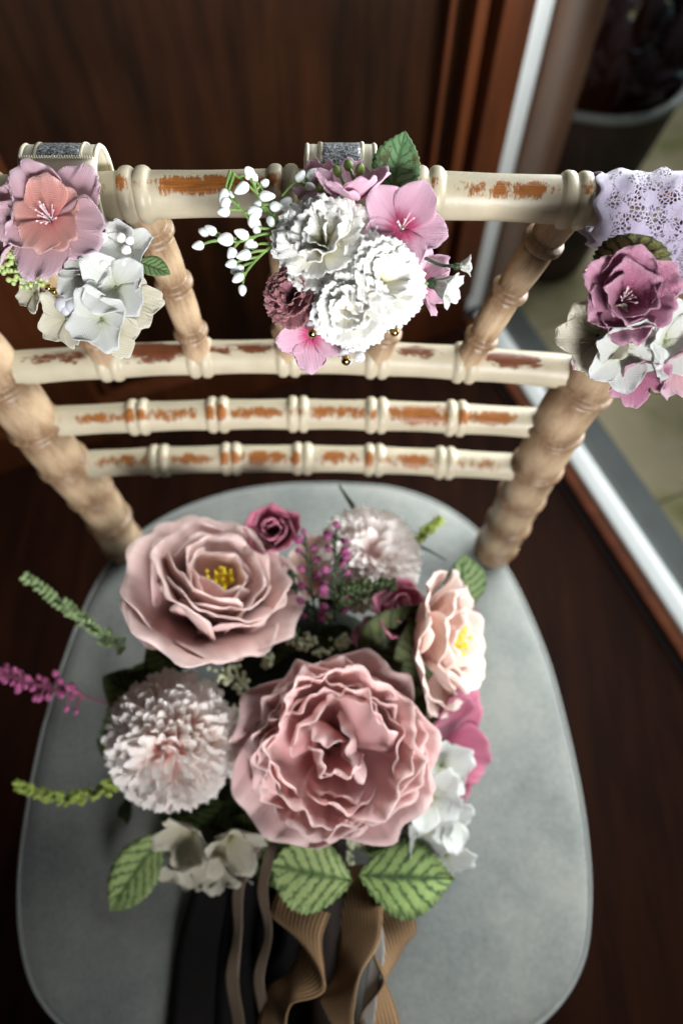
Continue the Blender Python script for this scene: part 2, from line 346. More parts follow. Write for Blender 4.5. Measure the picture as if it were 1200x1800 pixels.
g = Geo(); v = [MW @ Vector(p) for p in ((-2.6, 0.0, 0), (.012, 0.0, 0), (.012, -2.2, 0), (-2.6, -2.2, 0))]
v = v + [p - Vector((0, 0, .05)) for p in v]
g.add(v, [(0, 1, 2, 3), (7, 6, 5, 4), (0, 4, 5, 1), (1, 5, 6, 2), (2, 6, 7, 3), (3, 7, 4, 0)])
obj('floor', g.mesh('floor', M_FLOOR, False), kind='structure')

# wall of dark panelling behind the chair: local x = towards the glazing wall's far side; stands on plane x = 0 .. 0.05
g = Geo(); box(g, (.052, -1.1, 1.2), (.06, 2.2, 2.4), MW); wall = obj('wall', g.mesh('wall', M_WALL, False), kind='structure')
def wallpart(name, y0, y1, z0, z1, d0, d1, m=M_STILE, bev=.003):
    g = Geo(); box(g, ((d0 + d1) / 2, (y0 + y1) / 2, (z0 + z1) / 2), (abs(d1 - d0), y1 - y0, z1 - z0), MW)
    o = obj(name, g.mesh(name, m, False), wall); b = o.modifiers.new('edge', 'BEVEL'); b.width = bev; b.segments = 2; return o
wallpart('stile', -.052, -.004, 0.1, 2.3, .0215, -.022)
wallpart('moulding', -.080, -.062, 0.1, 2.3, .0215, -.006)
wallpart('moulding', -.112, -.103, 0.1, 2.3, .0215, .004)
wallpart('stile', -.80, -.70, 0.1, 2.3, .0215, -.006)
wallpart('moulding', -.695, -.68, 0.1, 2.3, .0215, .008)
wallpart('skirting_board', -1.2, -.002, 0.002, .095, .0213, -.012)

# glazed door frame at the right
M_UPVC = plain('white_frame_plastic', srgb(226, 230, 228), .35, .04, 20)
M_GREY = plain('grey_threshold', srgb(62, 67, 66), .6, .2, 14, .2)
door = thing('glazed_door', C0, 'white framed glazed door at the right with brown wooden beading', 'door')
def doorpart(name, c, s, m, bev=.003):
    g = Geo(); box(g, c, s, MW); o = wobj(name, g.mesh(name, m, False), door); b = o.modifiers.new('edge', 'BEVEL'); b.width = bev; b.segments = 2; return o
doorpart('beading', (-1.3, .0125, .012), (2.6, .021, .02), wood_mat('brown_beading', srgb(74, 38, 22), srgb(112, 60, 36), scale=(1, 12, 12), rough=.6, spec=.1))
doorpart('sill', (-1.3, .043, .014), (2.6, .037, .028), M_UPVC, .004)
doorpart('threshold', (-1.3, .098, -.018), (2.6, .070, .05), M_GREY, .004)
doorpart('frame_post', (.018, .021, 1.118), (.034, .038, 2.16), M_UPVC, .004)
M_BRWN = wood_mat('weathered_brown_frame', srgb(70, 46, 34), srgb(112, 78, 58), scale=(12, 12, 1.2), rough=.6)
doorpart('outer_frame', (.030, .083, 1.1), (.06, .082, 2.2), M_BRWN)
m, nt, b = mat('window_glass'); nt.nodes.remove(b)
tr = N(nt, 'ShaderNodeBsdfTransparent'); tr.inputs[0].default_value = (.96, .98, .97, 1); gl = N(nt, 'ShaderNodeBsdfGlossy', Roughness=.02); lw = N(nt, 'ShaderNodeLayerWeight', Blend=.5); pw_ = N(nt, 'ShaderNodeMath', operation='POWER'); pw_.inputs[1].default_value = 5; fr = N(nt, 'ShaderNodeMath', operation='MULTIPLY_ADD'); fr.inputs[1].default_value = .7; fr.inputs[2].default_value = .03; nt.links.new(lw.outputs['Facing'], pw_.inputs[0]); nt.links.new(pw_.outputs[0], fr.inputs[0])
mx = N(nt, 'ShaderNodeMixShader'); nt.links.new(fr.outputs[0], mx.inputs[0]); nt.links.new(tr.outputs[0], mx.inputs[1]); nt.links.new(gl.outputs[0], mx.inputs[2]); nt.links.new(mx.outputs[0], nt.nodes['Material Output'].inputs['Surface'])
M_GLASS = m
doorpart('pane', (-1.3, .047, 1.1), (2.59, .005, 2.12), M_GLASS, .0005)

# patio outside
M_PATIO = plain('patio_bed', srgb(104, 96, 74), .9, .3, 8)
g = Geo(); v = [MW @ Vector(p) for p in ((-3, .133, -.1), (4, .133, -.1), (4, 4, -.1), (-3, 4, -.1))]
g.add(v, [(0, 1, 2, 3)]); patio = obj('patio', g.mesh('patio', M_PATIO, False), kind='structure')
m, nt, b = mat('patio_stone'); L = nt.links.new; tc = N(nt, 'ShaderNodeTexCoord')
n = N(nt, 'ShaderNodeTexNoise', Scale=3.2, Detail=6.0); L(tc.outputs['Object'], n.inputs['Vector']); r = ramp(nt, [(.3, srgb(112, 104, 80)), (.55, srgb(150, 138, 112)), (.75, srgb(170, 160, 136))]); L(n.outputs['Fac'], r.inputs['Fac'])
n2 = N(nt, 'ShaderNodeTexNoise', Scale=4.5, Detail=5.0); mp = N(nt, 'ShaderNodeMapping'); mp.inputs['Location'].default_value = (3.1, 1.7, 0); L(tc.outputs['Object'], mp.inputs[0]); L(mp.outputs[0], n2.inputs['Vector']); r2 = ramp(nt, [(.42, (0, 0, 0)), (.62, (1, 1, 1))]); L(n2.outputs['Fac'], r2.inputs['Fac'])
mx = N(nt, 'ShaderNodeMix', data_type='RGBA'); L(r2.outputs['Color'], mx.inputs['Factor']); L(r.outputs['Color'], mx.inputs['A']); mx.inputs['B'].default_value = (*srgb(96, 94, 52), 1); L(mx.outputs['Result'], b.inputs['Base Color']); b.inputs['Roughness'].default_value = .85
M_STONE = m
for i in range(5):
    for j in range(7):
        x0, y0 = 1.6 - j * .46 + (.2 if i % 2 else 0), .14 + i * .47
        g = Geo(); box(g, (x0, y0 + .23, -.088), (.4585, .4685, .028), MW)
        o = obj('paving_slab', g.mesh('paving_slab', M_STONE, False), patio); bv = o.modifiers.new('edge', 'BEVEL'); bv.width = .004; bv.segments = 2

# planter
PC = Vector((.455, 1.275, -.075))
pl = thing('planter', PC, 'dark round planter with pale rim and dark leafy plant outside the glass', 'planter')
M_POT = plain('dark_planter', srgb(48, 40, 36), .7, .3, 25, .4); M_RIM = plain('pale_planter_rim', srgb(128, 134, 132), .5, .15, 20)  # dark pot; its colour also carries the shade it stands in
g = Geo(); tube(g, [PC + Vector((0, 0, z)) for z in (0, .02, .2, .40, .415, .415, .37)], [.10, .105, .13, .16, .16, .15, .145], 48, ref=(1, 0, 0)); wobj('pot', g.mesh('pot', M_POT), pl)
g = Geo(); ring = [PC + Vector((.161 * math.cos(a), .161 * math.sin(a), .415)) for a in np.linspace(0, 2 * PI, 65)]; tube(g, ring, .0085, 10, ref=(0, 0, 1), cap=False); wobj('rim', g.mesh('rim', M_RIM), pl)
g = Geo(); tube(g, [PC + Vector((0, 0, .385)), PC + Vector((0, 0, .395))], [.143, .11], 32, ref=(1, 0, 0)); wobj('soil', g.mesh('soil', plain('soil', srgb(38, 30, 26), .95, .4, 60, .6)), pl)
pm = [leaf_mesh(leaf_mat('purple_black_leaf', srgb(26, 20, 26), srgb(58, 48, 60)), L=.07, W=.04, bend=40, seed=1, nu=12, nv=5, teeth=4),
      leaf_mesh(leaf_mat('blue_grey_leaf', srgb(50, 70, 74), srgb(96, 122, 124)), L=.06, W=.02, bend=30, seed=2, nu=12, nv=5, teeth=4),
      leaf_mesh(leaf_mat('yellow_green_leaf', srgb(110, 116, 20), srgb(170, 176, 40)), L=.06, W=.03, bend=30, seed=3, nu=12, nv=5, teeth=4)]
rn = random.Random(3)
for i in range(190):
    a = rn.uniform(0, 2 * PI); rr = .14 * math.sqrt(rn.random()); k = 0 if rn.random() < .84 else 1
    if a > 1.6 and a < 2.5 and rr > .09: k = 2
    P = PC + Vector((rr * math.cos(a), rr * math.sin(a), .40 + rn.uniform(0, .10)))
    M = Matrix.Translation(P) @ Matrix.Rotation(a - PI / 2 + rn.uniform(-1, 1), 4, 'Z') @ Matrix.Rotation(rn.uniform(-.2, 1.2), 4, 'X') @ Matrix.Scale(rn.uniform(.7, 1.3), 4)
    wobj('leaf', pm[k], pl, M)

# ================================================================== the chair
CC = Vector((-.026, .12, 0))
chair = thing('bamboo_turned_chair', CC, 'cream limewashed chair with bamboo-turned back rails and rubbed brown patches', 'chair')
SEATZ = .47
def hsh(a, b=0): return (math.sin(a * 127.1 + b * 311.7) * 43758.5453) % 1
def rail(name, px0, px1, cx, cy, a, yc, rings, rad, m, seed, patch=(.3, .34), el=68):
    z = at(cx, cy, y=yc).z
    n = int((px1 - px0) / 3); pts, us, rr = [], [], []
    ringP = [at(r, cy + a * (r - cx) ** 2, z=z) for r in rings]
    for i in range(n + 1):
        px = px0 + (px1 - px0) * i / n; P = at(px, cy + a * (px - cx) ** 2, z=z); pts.append(P)
        # segment coordinate
        sp = (rings[-1] - rings[0]) / (len(rings) - 1); k = 0
        if px <= rings[0]: u = (px - rings[0]) / sp
        elif px >= rings[-1]: u = len(rings) - 1 + (px - rings[-1]) / sp
        else:
            while rings[k + 1] < px: k += 1
            u = k + (px - rings[k]) / (rings[k + 1] - rings[k])
        us.append(u + seed * 17)
        d = min(abs((P - q).length) for q in ringP); r = rad * (1 + .02 * math.cos(2 * PI * u))
        e = abs(d - .0037)
        if e < .0033: r = rad + .0024 * math.sqrt(max(0, 1 - (e / .0033) ** 2)) ** .8
        elif d < .0037: r = rad * .99
        rr.append(r)
    def wear(u, q, i):
        seg = math.floor(u); fr = u - seg
        el_q = math.degrees((q + PI) % (2 * PI) - PI)      # 0 = up, turning round the rail
        c = (90 - el) * SGN
        dv = (el_q - c - (hsh(seg, 3) - .5) * 10) / (22 + 14 * hsh(seg, 1))
        h1 = hsh(seg, 2); hw = patch[0] + (patch[1] - patch[0]) * h1
        du = (fr - .5 - (h1 - .5) * .12) / hw
        w1 = .80 + .4 * (hsh(seg, 7) - .5) - .34 * (du * du) - .36 * dv * dv
        d = min(fr, 1 - fr)
        if rr[i] > rad + .0010:                             # on a ring
            k = hsh(seg + (1 if fr > .5 else 0), 5 + (1 if fr > .5 else 0)); w1 = (.1 + 1.0 * k) - .5 * ((el_q - c) / 24) ** 2
        return max(-1.5, min(1.2, w1))
    g = Geo(); tube(g, pts, rr, 28, ref=(0, 0, 1), wear=wear, segu=us)
    wobj(name, g.mesh(name, m), chair); return z, ringP
SGN = 1
RT = [-272, -15, 242, 499, 750, 1006, 1262]
ztop, topP = rail('top_rail', -330, 1330, 490, 340.5, 4.6e-5, .285, RT, .0105, M_PAINT, 1, patch=(.22, .40), el=62)
z2, r2P = rail('back_rail', -10, 1026, 480, 627, 1.0e-4, .287, [41, 196, 353, 508, 662, 816, 971][1:-1], .0104, M_PAINT2, 2, patch=(.26, .4), el=78)
z3, r3P = rail('back_rail', 74, 962, 500, 728, 8e-5, .280, [245, 384, 524, 661, 800], .0102, M_PAINT, 3, patch=(.28, .42), el=62)
z4, r4P = rail('back_rail', 134, 922, 490, 806, 8.8e-5, .275, [282, 407, 532, 657, 781], .0100, M_PAINT, 4, patch=(.26, .4), el=60)

def turned(name, pts, r0, r1, pitch, bump, bulge, m, seed, off=0, parent=None):
    P = crom(pts, 40); L = [0]
    for a_, b_ in zip(P, P[1:]): L.append(L[-1] + (b_ - a_).length)
    tot = L[-1]; n = max(40, int(tot / .0008)); Q = []; rr = []; us = []; k = 0
    for i in range(n + 1):
        s = tot * i / n
        while k < len(L) - 2 and L[k + 1] < s: k += 1
        t = (s - L[k]) / max(1e-9, L[k + 1] - L[k]); Q.append(P[k].lerp(P[k + 1], min(1, t)))
        r = r0 + (r1 - r0) * s / tot; ph = ((s + off) / pitch) % 1; d = min(ph, 1 - ph) * pitch
        r += bulge * math.sin(PI * ph) ** 1.3 * (.6 + .4 * ph)
        if d < .0026: r += bump * (1 - (d / .0026) ** 4)
        elif d < .0046: r -= .0012 * math.sin(PI * (d - .0026) / .0020)
        rr.append(r); us.append((s + off) / pitch + seed * 9)
    rnw = np.random.RandomState(seed)
    def wear(u, q, i):
        return .42 + .25 * math.cos(2 * PI * u)
    g = Geo(); tube(g, Q, rr, 24, ref=(0, 1, 0), wear=wear, segu=us)
    return wobj(name, g.mesh(name, m), parent or chair)
# spindles between the second rail and the top rail
for k in range(5):
    b_, t_ = r2P[k], topP[k + 1]
    turned('spindle', [b_ + Vector((0, -.002, 0)), b_.lerp(t_, .5) + Vector((0, .003, 0)), t_], .0078, .0088, .036, .0024, .0008, M_LIME, 20 + k, off=.012)
# back posts, running down to the floor as rear legs
def post(pix, topx, seed):
    pts = [at(px, py, y=yy - .008) for px, py, yy in pix]
    top = at(topx, 340.5 + 4.6e-5 * (topx - 490) ** 2, z=ztop); lo = pts[0]
    sx = 1 if lo.x > CC.x else -1
    pts = [Vector((lo.x - sx * .004, lo.y + .055, .001)), Vector((lo.x - sx * .002, lo.y + .02, .24))] + pts + [top + Vector((0, 0, -.012))]
    turned('back_post', pts, .0160, .0172, .042, .0024, .0006, M_LIME, seed, off=.01)
post([(872, 957, .268), (907, 888, .270), (952, 802, .272), (990, 730, .275), (1046, 655, .278), (1170, 510, .281)], 1285, 31)
post([(222, 960, .272), (178, 888, .273), (108, 808, .275), (48, 728, .279), (-20, 640, .284), (-160, 495, .287)], -290, 32)
for topx, k in ((1302, 0), (-306, 1)):
    P = at(topx, 340.5 + 4.6e-5 * (topx - 490) ** 2, z=ztop)
    g = Geo(); ball(g, P, .0135, 16, 10, 1.0, (1, 0, 0)); wobj('rail_end', g.mesh('rail_end', M_PAINT), chair)
# front legs, stretchers, seat frame
SEAT = [(590, 850), (690, 858), (775, 888), (845, 940), (893, 1005), (930, 1080), (965, 1170), (997, 1290), (1020, 1400), (1033, 1500), (1036, 1590), (1026, 1680), (990, 1755), (925, 1815), (820, 1860),
        (680, 1885), (520, 1895), (360, 1885), (220, 1860), (120, 1810), (62, 1740), (38, 1650), (34, 1550), (46, 1440), (70, 1310), (104, 1190), (140, 1090), (180, 1010), (235, 948), (310, 900), (400, 868), (490, 853)]
sp_ = [at(x, y, z=SEATZ) for x, y in SEAT]
loop = crom(sp_ + [sp_[0]], 6)[:-1]
cen = sum(loop, Vector()) / len(loop)
fl = [at(940, 1720, z=SEATZ - .05), at(130, 1720, z=SEATZ - .05)]
for k, P in enumerate(fl):
    sx = 1 if P.x > CC.x else -1
    turned('front_leg', [Vector((P.x + sx * .004, P.y - .012, .001)), Vector((P.x, P.y, .23)), P], .013, .016, .075, .003, .001, M_LIME, 40 + k)
rear = [Vector((.118, .30, 0)), Vector((-.165, .31, 0))]
for z in (.16, .27):
    for i, (p, q) in enumerate(((fl[0], rear[0]), (fl[1], rear[1]), (fl[0], fl[1]), (rear[0], rear[1]))):
        turned('stretcher', [Vector((p.x, p.y, z + .012 * (i > 1))), Vector((q.x, q.y, z + .012 * (i > 1)))], .009, .009, .08, .002, .0006, M_LIME, 50 + i)
g = Geo(); nl = len(loop)
def ringpts(s, z): return [cen + (p - cen) * s + Vector((0, 0, z - SEATZ)) for p in loop]
prof = [(.80, SEATZ - .0595), (.955, SEATZ - .059), (.968, SEATZ - .054), (.968, SEATZ - .034), (.955, SEATZ - .0285), (.80, SEATZ - .028)]
V = []; Fc = []
for s, z in prof: V += ringpts(s, z)
for i in range(len(prof)):
    i2 = (i + 1) % len(prof)
    for k in range(nl): Fc.append((i * nl + k, i * nl + (k + 1) % nl, i2 * nl + (k + 1) % nl, i2 * nl + k))
g.add(V, Fc); wobj('seat_frame', g.mesh('seat_frame', M_LIME), chair)

# seat cushion
m, nt, b = mat('grey_velvet'); L = nt.links.new; tc = N(nt, 'ShaderNodeTexCoord')
n = N(nt, 'ShaderNodeTexNoise', Scale=14.0, Detail=6.0, Roughness=.6); L(tc.outputs['Object'], n.inputs['Vector'])
n2 = N(nt, 'ShaderNodeTexNoise', Scale=260.0, Detail=3.0); L(tc.outputs['Object'], n2.inputs['Vector'])
ad = N(nt, 'ShaderNodeMath', operation='MULTIPLY_ADD'); ad.inputs[1].default_value = .35; L(n2.outputs['Fac'], ad.inputs[0]); L(n.outputs['Fac'], ad.inputs[2])
r = ramp(nt, [(.45, srgb(100, 105, 103)), (.62, srgb(118, 121, 118)), (.85, srgb(136, 137, 131))]); L(ad.outputs[0], r.inputs['Fac']); L(r.outputs['Color'], b.inputs['Base Color'])
b.inputs['Roughness'].default_value = .85; b.inputs['Specular IOR Level'].default_value = .15; b.inputs['Sheen Weight'].default_value = .45; b.inputs['Sheen Roughness'].default_value = .4
n3 = N(nt, 'ShaderNodeTexNoise', Scale=900.0, Detail=2.0); L(tc.outputs['Object'], n3.inputs['Vector'])
bp = N(nt, 'ShaderNodeBump', Strength=.35, Distance=.0008); L(n3.outputs['Fac'], bp.inputs['Height']); L(bp.outputs['Normal'], b.inputs['Normal'])
M_VELVET = m
cush = thing('seat_cushion', Vector((cen.x, cen.y, SEATZ - .027)), 'grey velvet seat cushion lying on the chair under the bouquet', 'cushion')
prof = [(.0, SEATZ - .027), (.96, SEATZ - .027), (.985, SEATZ - .022), (.996, SEATZ - .012), (1.0, SEATZ - .004), (.993, SEATZ + .001), (.975, SEATZ + .004), (.93, SEATZ + .006), (.8, SEATZ + .009), (.55, SEATZ + .011), (.3, SEATZ + .012), (.0, SEATZ + .012)]
V = []; Fc = []
for s, z in prof: V += ringpts(max(s, .001), z)
for i in range(len(prof) - 1):
    for k in range(nl): Fc.append((i * nl + k, i * nl + (k + 1) % nl, (i + 1) * nl + (k + 1) % nl, (i + 1) * nl + k))
g = Geo(); g.add(V, Fc); wobj('cushion_cover', g.mesh('cushion_cover', M_VELVET), cush)
g = Geo(); pp = ringpts(.999, SEATZ + .0005); tube(g, pp + [pp[0]], .0016, 8, ref=(0, 0, 1), cap=False); wobj('piping', g.mesh('piping', plain('piping_cord', srgb(128, 131, 128), .7, .1, 200)), cush)

# ================================================================== flower makers
def flower(parent, name, P, axis, roll, layers, core_mat, core_r=.004, seed=0, yhint=None, label=None):
    rn = random.Random(seed); M = frame(P, axis, roll, yhint)
    g = Geo(); ball(g, (0, 0, -core_r * .6), core_r, 10, 6, 1.1, (0, 0, 1))
    fl_ = wobj(name, g.mesh(name, core_mat), parent, M)
    if label: fl_['label'] = label
    for ly in layers:
        n, ms = ly['n'], ly['m']; ph = ly.get('ph', rn.uniform(0, 6.28)); j = ly.get('j', .18); tj = ly.get('tj', 6); sj = ly.get('sj', .08)
        for k in range(n):
            a = ph + 2 * PI * k / n + rn.uniform(-j, j)
            s = ly.get('s', 1) * (1 + rn.uniform(-sj, sj))
            Mk = (Matrix.Rotation(a, 4, 'Z') @ Matrix.Translation((0, ly.get('r', 0), ly.get('h', 0) + rn.uniform(0, .0006) + k * .00004))
                  @ Matrix.Rotation(R(ly.get('t', 0) + rn.uniform(-tj, tj)), 4, 'X') @ Matrix.Rotation(R(rn.uniform(-1, 1) * ly.get('rj', 6)), 4, 'Y') @ Matrix.Scale(s, 4))
            o = obj(ly.get('name', 'petal'), ms[rn.randrange(len(ms))], fl_, Mk)
    return fl_
def variants(n, name, m, thick=.0005, seed=0, **kw):
    return [petal(name, m, thick, seed=seed * 100 + i, **kw) for i in range(n)]
def stamens(parent_fl, n, L, spread, mf, mt, r=.00025, tip=.0005, seed=0):
    rn = random.Random(seed); g = Geo(); gt = Geo()
    for i in range(n):
        a = rn.uniform(0, 6.28); s = spread * math.sqrt(rn.random()); l = L * rn.uniform(.7, 1.15)
        d = Vector((math.cos(a) * s, math.sin(a) * s, 1)).normalized(); p1 = d * l + Vector((0, 0, -.0))
        tube(g, [Vector((math.cos(a), math.sin(a), 0)) * .0008, p1 * .5 + Vector((0, 0, l * .06)), p1], [r, r * .8, r * .7], 5)
        ball(gt, p1, tip * rn.uniform(.7, 1.2), 6, 4)
    st = obj('stamens', g.mesh('stamens', mf), parent_fl); gt_ = gt
    off = len(g.v)
    g2 = Geo(); g2.add(gt.v, gt.f, gt.uv); obj('stamen_tips', g2.mesh('stamen_tips', mt), parent_fl)
def pompom(parent, P, axis, rad, m, core_mat, n=230, seed=0, name='pompom_flower', pl_=.40):
    """a globe of small cupped petals, more open in the middle"""
    rn = random.Random(seed); M = frame(P, axis); gc = Geo(); ball(gc, (0, 0, -rad * .15), rad * .55, 16, 10)
    fl_ = wobj(name, gc.mesh(name, core_mat), parent, M); g = Geo()
    for i in range(n):
        t = (i + .5) / n; ph = i * 2.39996; ct = 1 - t * 1.25; ang = math.acos(max(-1, ct))
        st = math.sin(ang)
        d = Vector((st * math.cos(ph), st * math.sin(ph), math.cos(ang) * .85))
        l = rad * (pl_ + .1 * rn.random()); X, nu, nv, uv = petal_grid(L=l, W=rad * (.18 + .12 * rn.random()), base=.4, k=.3, p=2, th0=70, th1=110 if ang > .5 else 85, curl=-50, cup=.5, ruf=rad * .035, nu=5, nv=5, seed=seed * 999 + i)
        Pk = d * (rad * .62)
        zz = d.normalized(); rad_dir = (Vector((d.x, d.y, 0)) if st > .05 else Vector((1, 0, 0))).normalized()
        # petal local +Z along d, +Y outward
        y = (rad_dir - zz * rad_dir.dot(zz)); y = y.normalized() if y.length > 1e-4 else Vector((0, 0, -1)); 
        Mk = Matrix.Translation(Pk) @ Matrix((y.cross(zz), y, zz)).transposed().to_4x4() @ Matrix.Rotation(rn.uniform(-.7, .7), 4, 'Z') @ Matrix.Rotation(rn.uniform(-.4, .3), 4, 'X')
        gg = Geo(); sheet(gg, X, nu, nv, uv); g.add(gg.v, gg.f, gg.uv, None, Mk)
    obj('petals', g.mesh('petals', m), fl_, kind='stuff'); return fl_
def spray(parent, name, stems, mat_s, berries, mat_b, bname, rs=.0007):
    """stems: list of point lists; berries: (P, r, direction, pear, stretch)"""
    g = Geo()
    for s in stems: pts = crom(s, 5); tube(g, pts, [rs * (1.15 - .4 * i / len(pts)) for i in range(len(pts))], 6)
    st = wobj(name, g.mesh(name, mat_s), parent); inv = wm(st).inverted()
    for P, r, d, pear, stc in berries:
        gg = Geo(); ball(gg, (0, 0, 0), r, 10, 7, stc, (0, 0, 1), pear)
        obj(bname, gg.mesh(bname, mat_b), st, inv @ frame(P, d))
    return st
def band(g, path, side, width, nv=9, thick=.0006, prof=None):
    """a ribbon along a path; side = width direction(s)"""
    P = [Vector(p) for p in path]; nu = len(P); X = np.zeros((nu, nv, 3)); uv = []
    S = side if isinstance(side, list) else [Vector(side)] * nu
    for i in range(nu):
        for j in range(nv):
            t = j / (nv - 1) - .5; q = P[i] + S[i].normalized() * (t * width)
            if prof: q = q + prof(i / (nu - 1), t, P[i])
            X[i, j] = q; uv.append((j / (nv - 1), i / (nu - 1)))
    sheet(g, X, nu, nv, uv, thick); return g

# ------------------------------------------------------------------ shared flower materials
M_STEM = plain('green_stem', srgb(106, 136, 70), .5, .2, 200); M_DSTEM = plain('dark_green_stem', srgb(38, 58, 34), .55, .25, 150)
M_CALYX = plain('calyx_green', srgb(96, 118, 62), .6, .2, 150)
M_BERRY = plain('white_bud', srgb(226, 230, 228), .4, .05, 300); M_GBUD = plain('green_bud', srgb(112, 136, 66), .45, .2, 200)
M_PEARL = plain('pearl', srgb(226, 222, 218), .18, .03, 200, spec=.7)
M_GOLD = plain('gold_bead', srgb(190, 160, 90), .2, .1, 100, metallic=1.0)
m, nt, b = mat('crystal'); b.inputs['Transmission Weight'].default_value = .5; b.inputs['Roughness'].default_value = .04; b.inputs['IOR'].default_value = 1.5; b.inputs['Base Color'].default_value = (.95, .95, 1, 1)
M_CRYSTAL = m
M_SATIN = plain('cream_satin', srgb(222, 214, 190), .38, .06, 220, .15, sheen=.2)
m, nt, b = mat('silver_glitter'); L = nt.links.new; tc = N(nt, 'ShaderNodeTexCoord')
vo = N(nt, 'ShaderNodeTexVoronoi', Scale=1500.0); L(tc.outputs['Object'], vo.inputs['Vector'])
sx = N(nt, 'ShaderNodeSeparateColor'); L(vo.outputs['Color'], sx.inputs[0]); r = ramp(nt, [(.15, srgb(96, 102, 106)), (.6, srgb(168, 172, 174)), (.9, srgb(235, 238, 240))]); L(sx.outputs[0], r.inputs['Fac'])
L(r.outputs['Color'], b.inputs['Base Color']); b.inputs['Metallic'].default_value = .55; b.inputs['Roughness'].default_value = .38
bp = N(nt, 'ShaderNodeBump', Strength=1.0, Distance=.0006); L(sx.outputs[1], bp.inputs['Height']); L(bp.outputs['Normal'], b.inputs['Normal']); M_GLIT = m
WHITE0 = [(.0, srgb(222, 218, 160)), (.3, srgb(242, 238, 212)), (.65, srgb(247, 245, 236)), (1, srgb(250, 249, 245))]
M_CARN = petal_mat('white_carnation_petal', WHITE0, weave=.5, trans=.2, streak=.06)
M_HYD = petal_mat('white_hydrangea_petal', [(0, srgb(206, 210, 176)), (.3, srgb(230, 232, 222)), (1, srgb(240, 241, 238))], weave=.85, trans=.25, streak=.06)
M_CREAMP = petal_mat('cream_petal', [(0, srgb(190, 186, 140)), (.4, srgb(220, 212, 188)), (1, srgb(232, 226, 206))], weave=.85, trans=.25)
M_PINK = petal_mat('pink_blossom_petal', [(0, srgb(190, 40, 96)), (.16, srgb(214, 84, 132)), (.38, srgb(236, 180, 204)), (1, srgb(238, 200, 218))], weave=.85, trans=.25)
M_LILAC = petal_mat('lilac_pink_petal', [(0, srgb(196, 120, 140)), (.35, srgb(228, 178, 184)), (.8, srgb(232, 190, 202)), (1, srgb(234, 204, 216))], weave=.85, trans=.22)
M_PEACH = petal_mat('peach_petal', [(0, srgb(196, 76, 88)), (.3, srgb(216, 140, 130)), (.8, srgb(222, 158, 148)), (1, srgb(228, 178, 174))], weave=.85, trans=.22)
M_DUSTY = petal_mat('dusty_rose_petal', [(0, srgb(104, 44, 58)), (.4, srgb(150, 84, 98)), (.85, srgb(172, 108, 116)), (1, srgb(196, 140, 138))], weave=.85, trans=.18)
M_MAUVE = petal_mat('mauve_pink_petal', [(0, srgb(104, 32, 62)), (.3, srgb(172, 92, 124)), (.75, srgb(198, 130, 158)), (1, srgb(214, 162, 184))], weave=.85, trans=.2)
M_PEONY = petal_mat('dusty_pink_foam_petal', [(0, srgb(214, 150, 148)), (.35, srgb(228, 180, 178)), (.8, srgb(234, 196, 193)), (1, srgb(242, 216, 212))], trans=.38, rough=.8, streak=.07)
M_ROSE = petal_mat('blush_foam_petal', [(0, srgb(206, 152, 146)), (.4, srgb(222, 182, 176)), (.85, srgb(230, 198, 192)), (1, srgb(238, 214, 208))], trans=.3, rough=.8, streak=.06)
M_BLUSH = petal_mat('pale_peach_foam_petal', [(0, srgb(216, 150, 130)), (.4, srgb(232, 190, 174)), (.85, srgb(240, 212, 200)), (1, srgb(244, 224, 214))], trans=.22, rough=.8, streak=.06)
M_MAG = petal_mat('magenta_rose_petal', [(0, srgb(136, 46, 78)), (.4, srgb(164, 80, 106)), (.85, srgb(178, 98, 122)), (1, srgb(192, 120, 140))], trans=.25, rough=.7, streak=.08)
M_POM = petal_mat('pale_pink_pompom_petal', [(0, srgb(232, 170, 158)), (.3, srgb(242, 214, 206)), (.65, srgb(245, 235, 229)), (1, srgb(248, 243, 239))], trans=.4, streak=.05)
M_POM2 = petal_mat('white_pompom_petal', [(0, srgb(238, 202, 196)), (.4, srgb(244, 230, 226)), (1, srgb(249, 246, 243))], trans=.4, streak=.05)
M_YEL = plain('yellow_stamen', srgb(226, 196, 30), .6, .15, 300); M_YELD = plain('yellow_stamen_tip', srgb(240, 214, 50), .7, .15, 400, .5)
M_STAM = plain('pale_stamen', srgb(226, 200, 206), .5, .08, 300)
M_LEAFV = leaf_mat('variegated_leaf', srgb(96, 124, 70), srgb(186, 206, 136)); M_LEAFV2 = leaf_mat('variegated_leaf_dark', srgb(58, 80, 42), srgb(146, 170, 100))
M_LEAFD = leaf_mat('dark_olive_leaf', srgb(40, 48, 22), srgb(82, 92, 42), amt=.8, rough=.45); M_LEAFS = leaf_mat('mottled_green_leaf', srgb(74, 112, 66), srgb(116, 152, 110), spots=srgb(92, 96, 60))
M_LEAFO = leaf_mat('olive_serrated_leaf', srgb(44, 52, 26), srgb(118, 122, 66)); M_LEAFG = leaf_mat('soft_green_leaf', srgb(60, 82, 46), srgb(126, 150, 98))

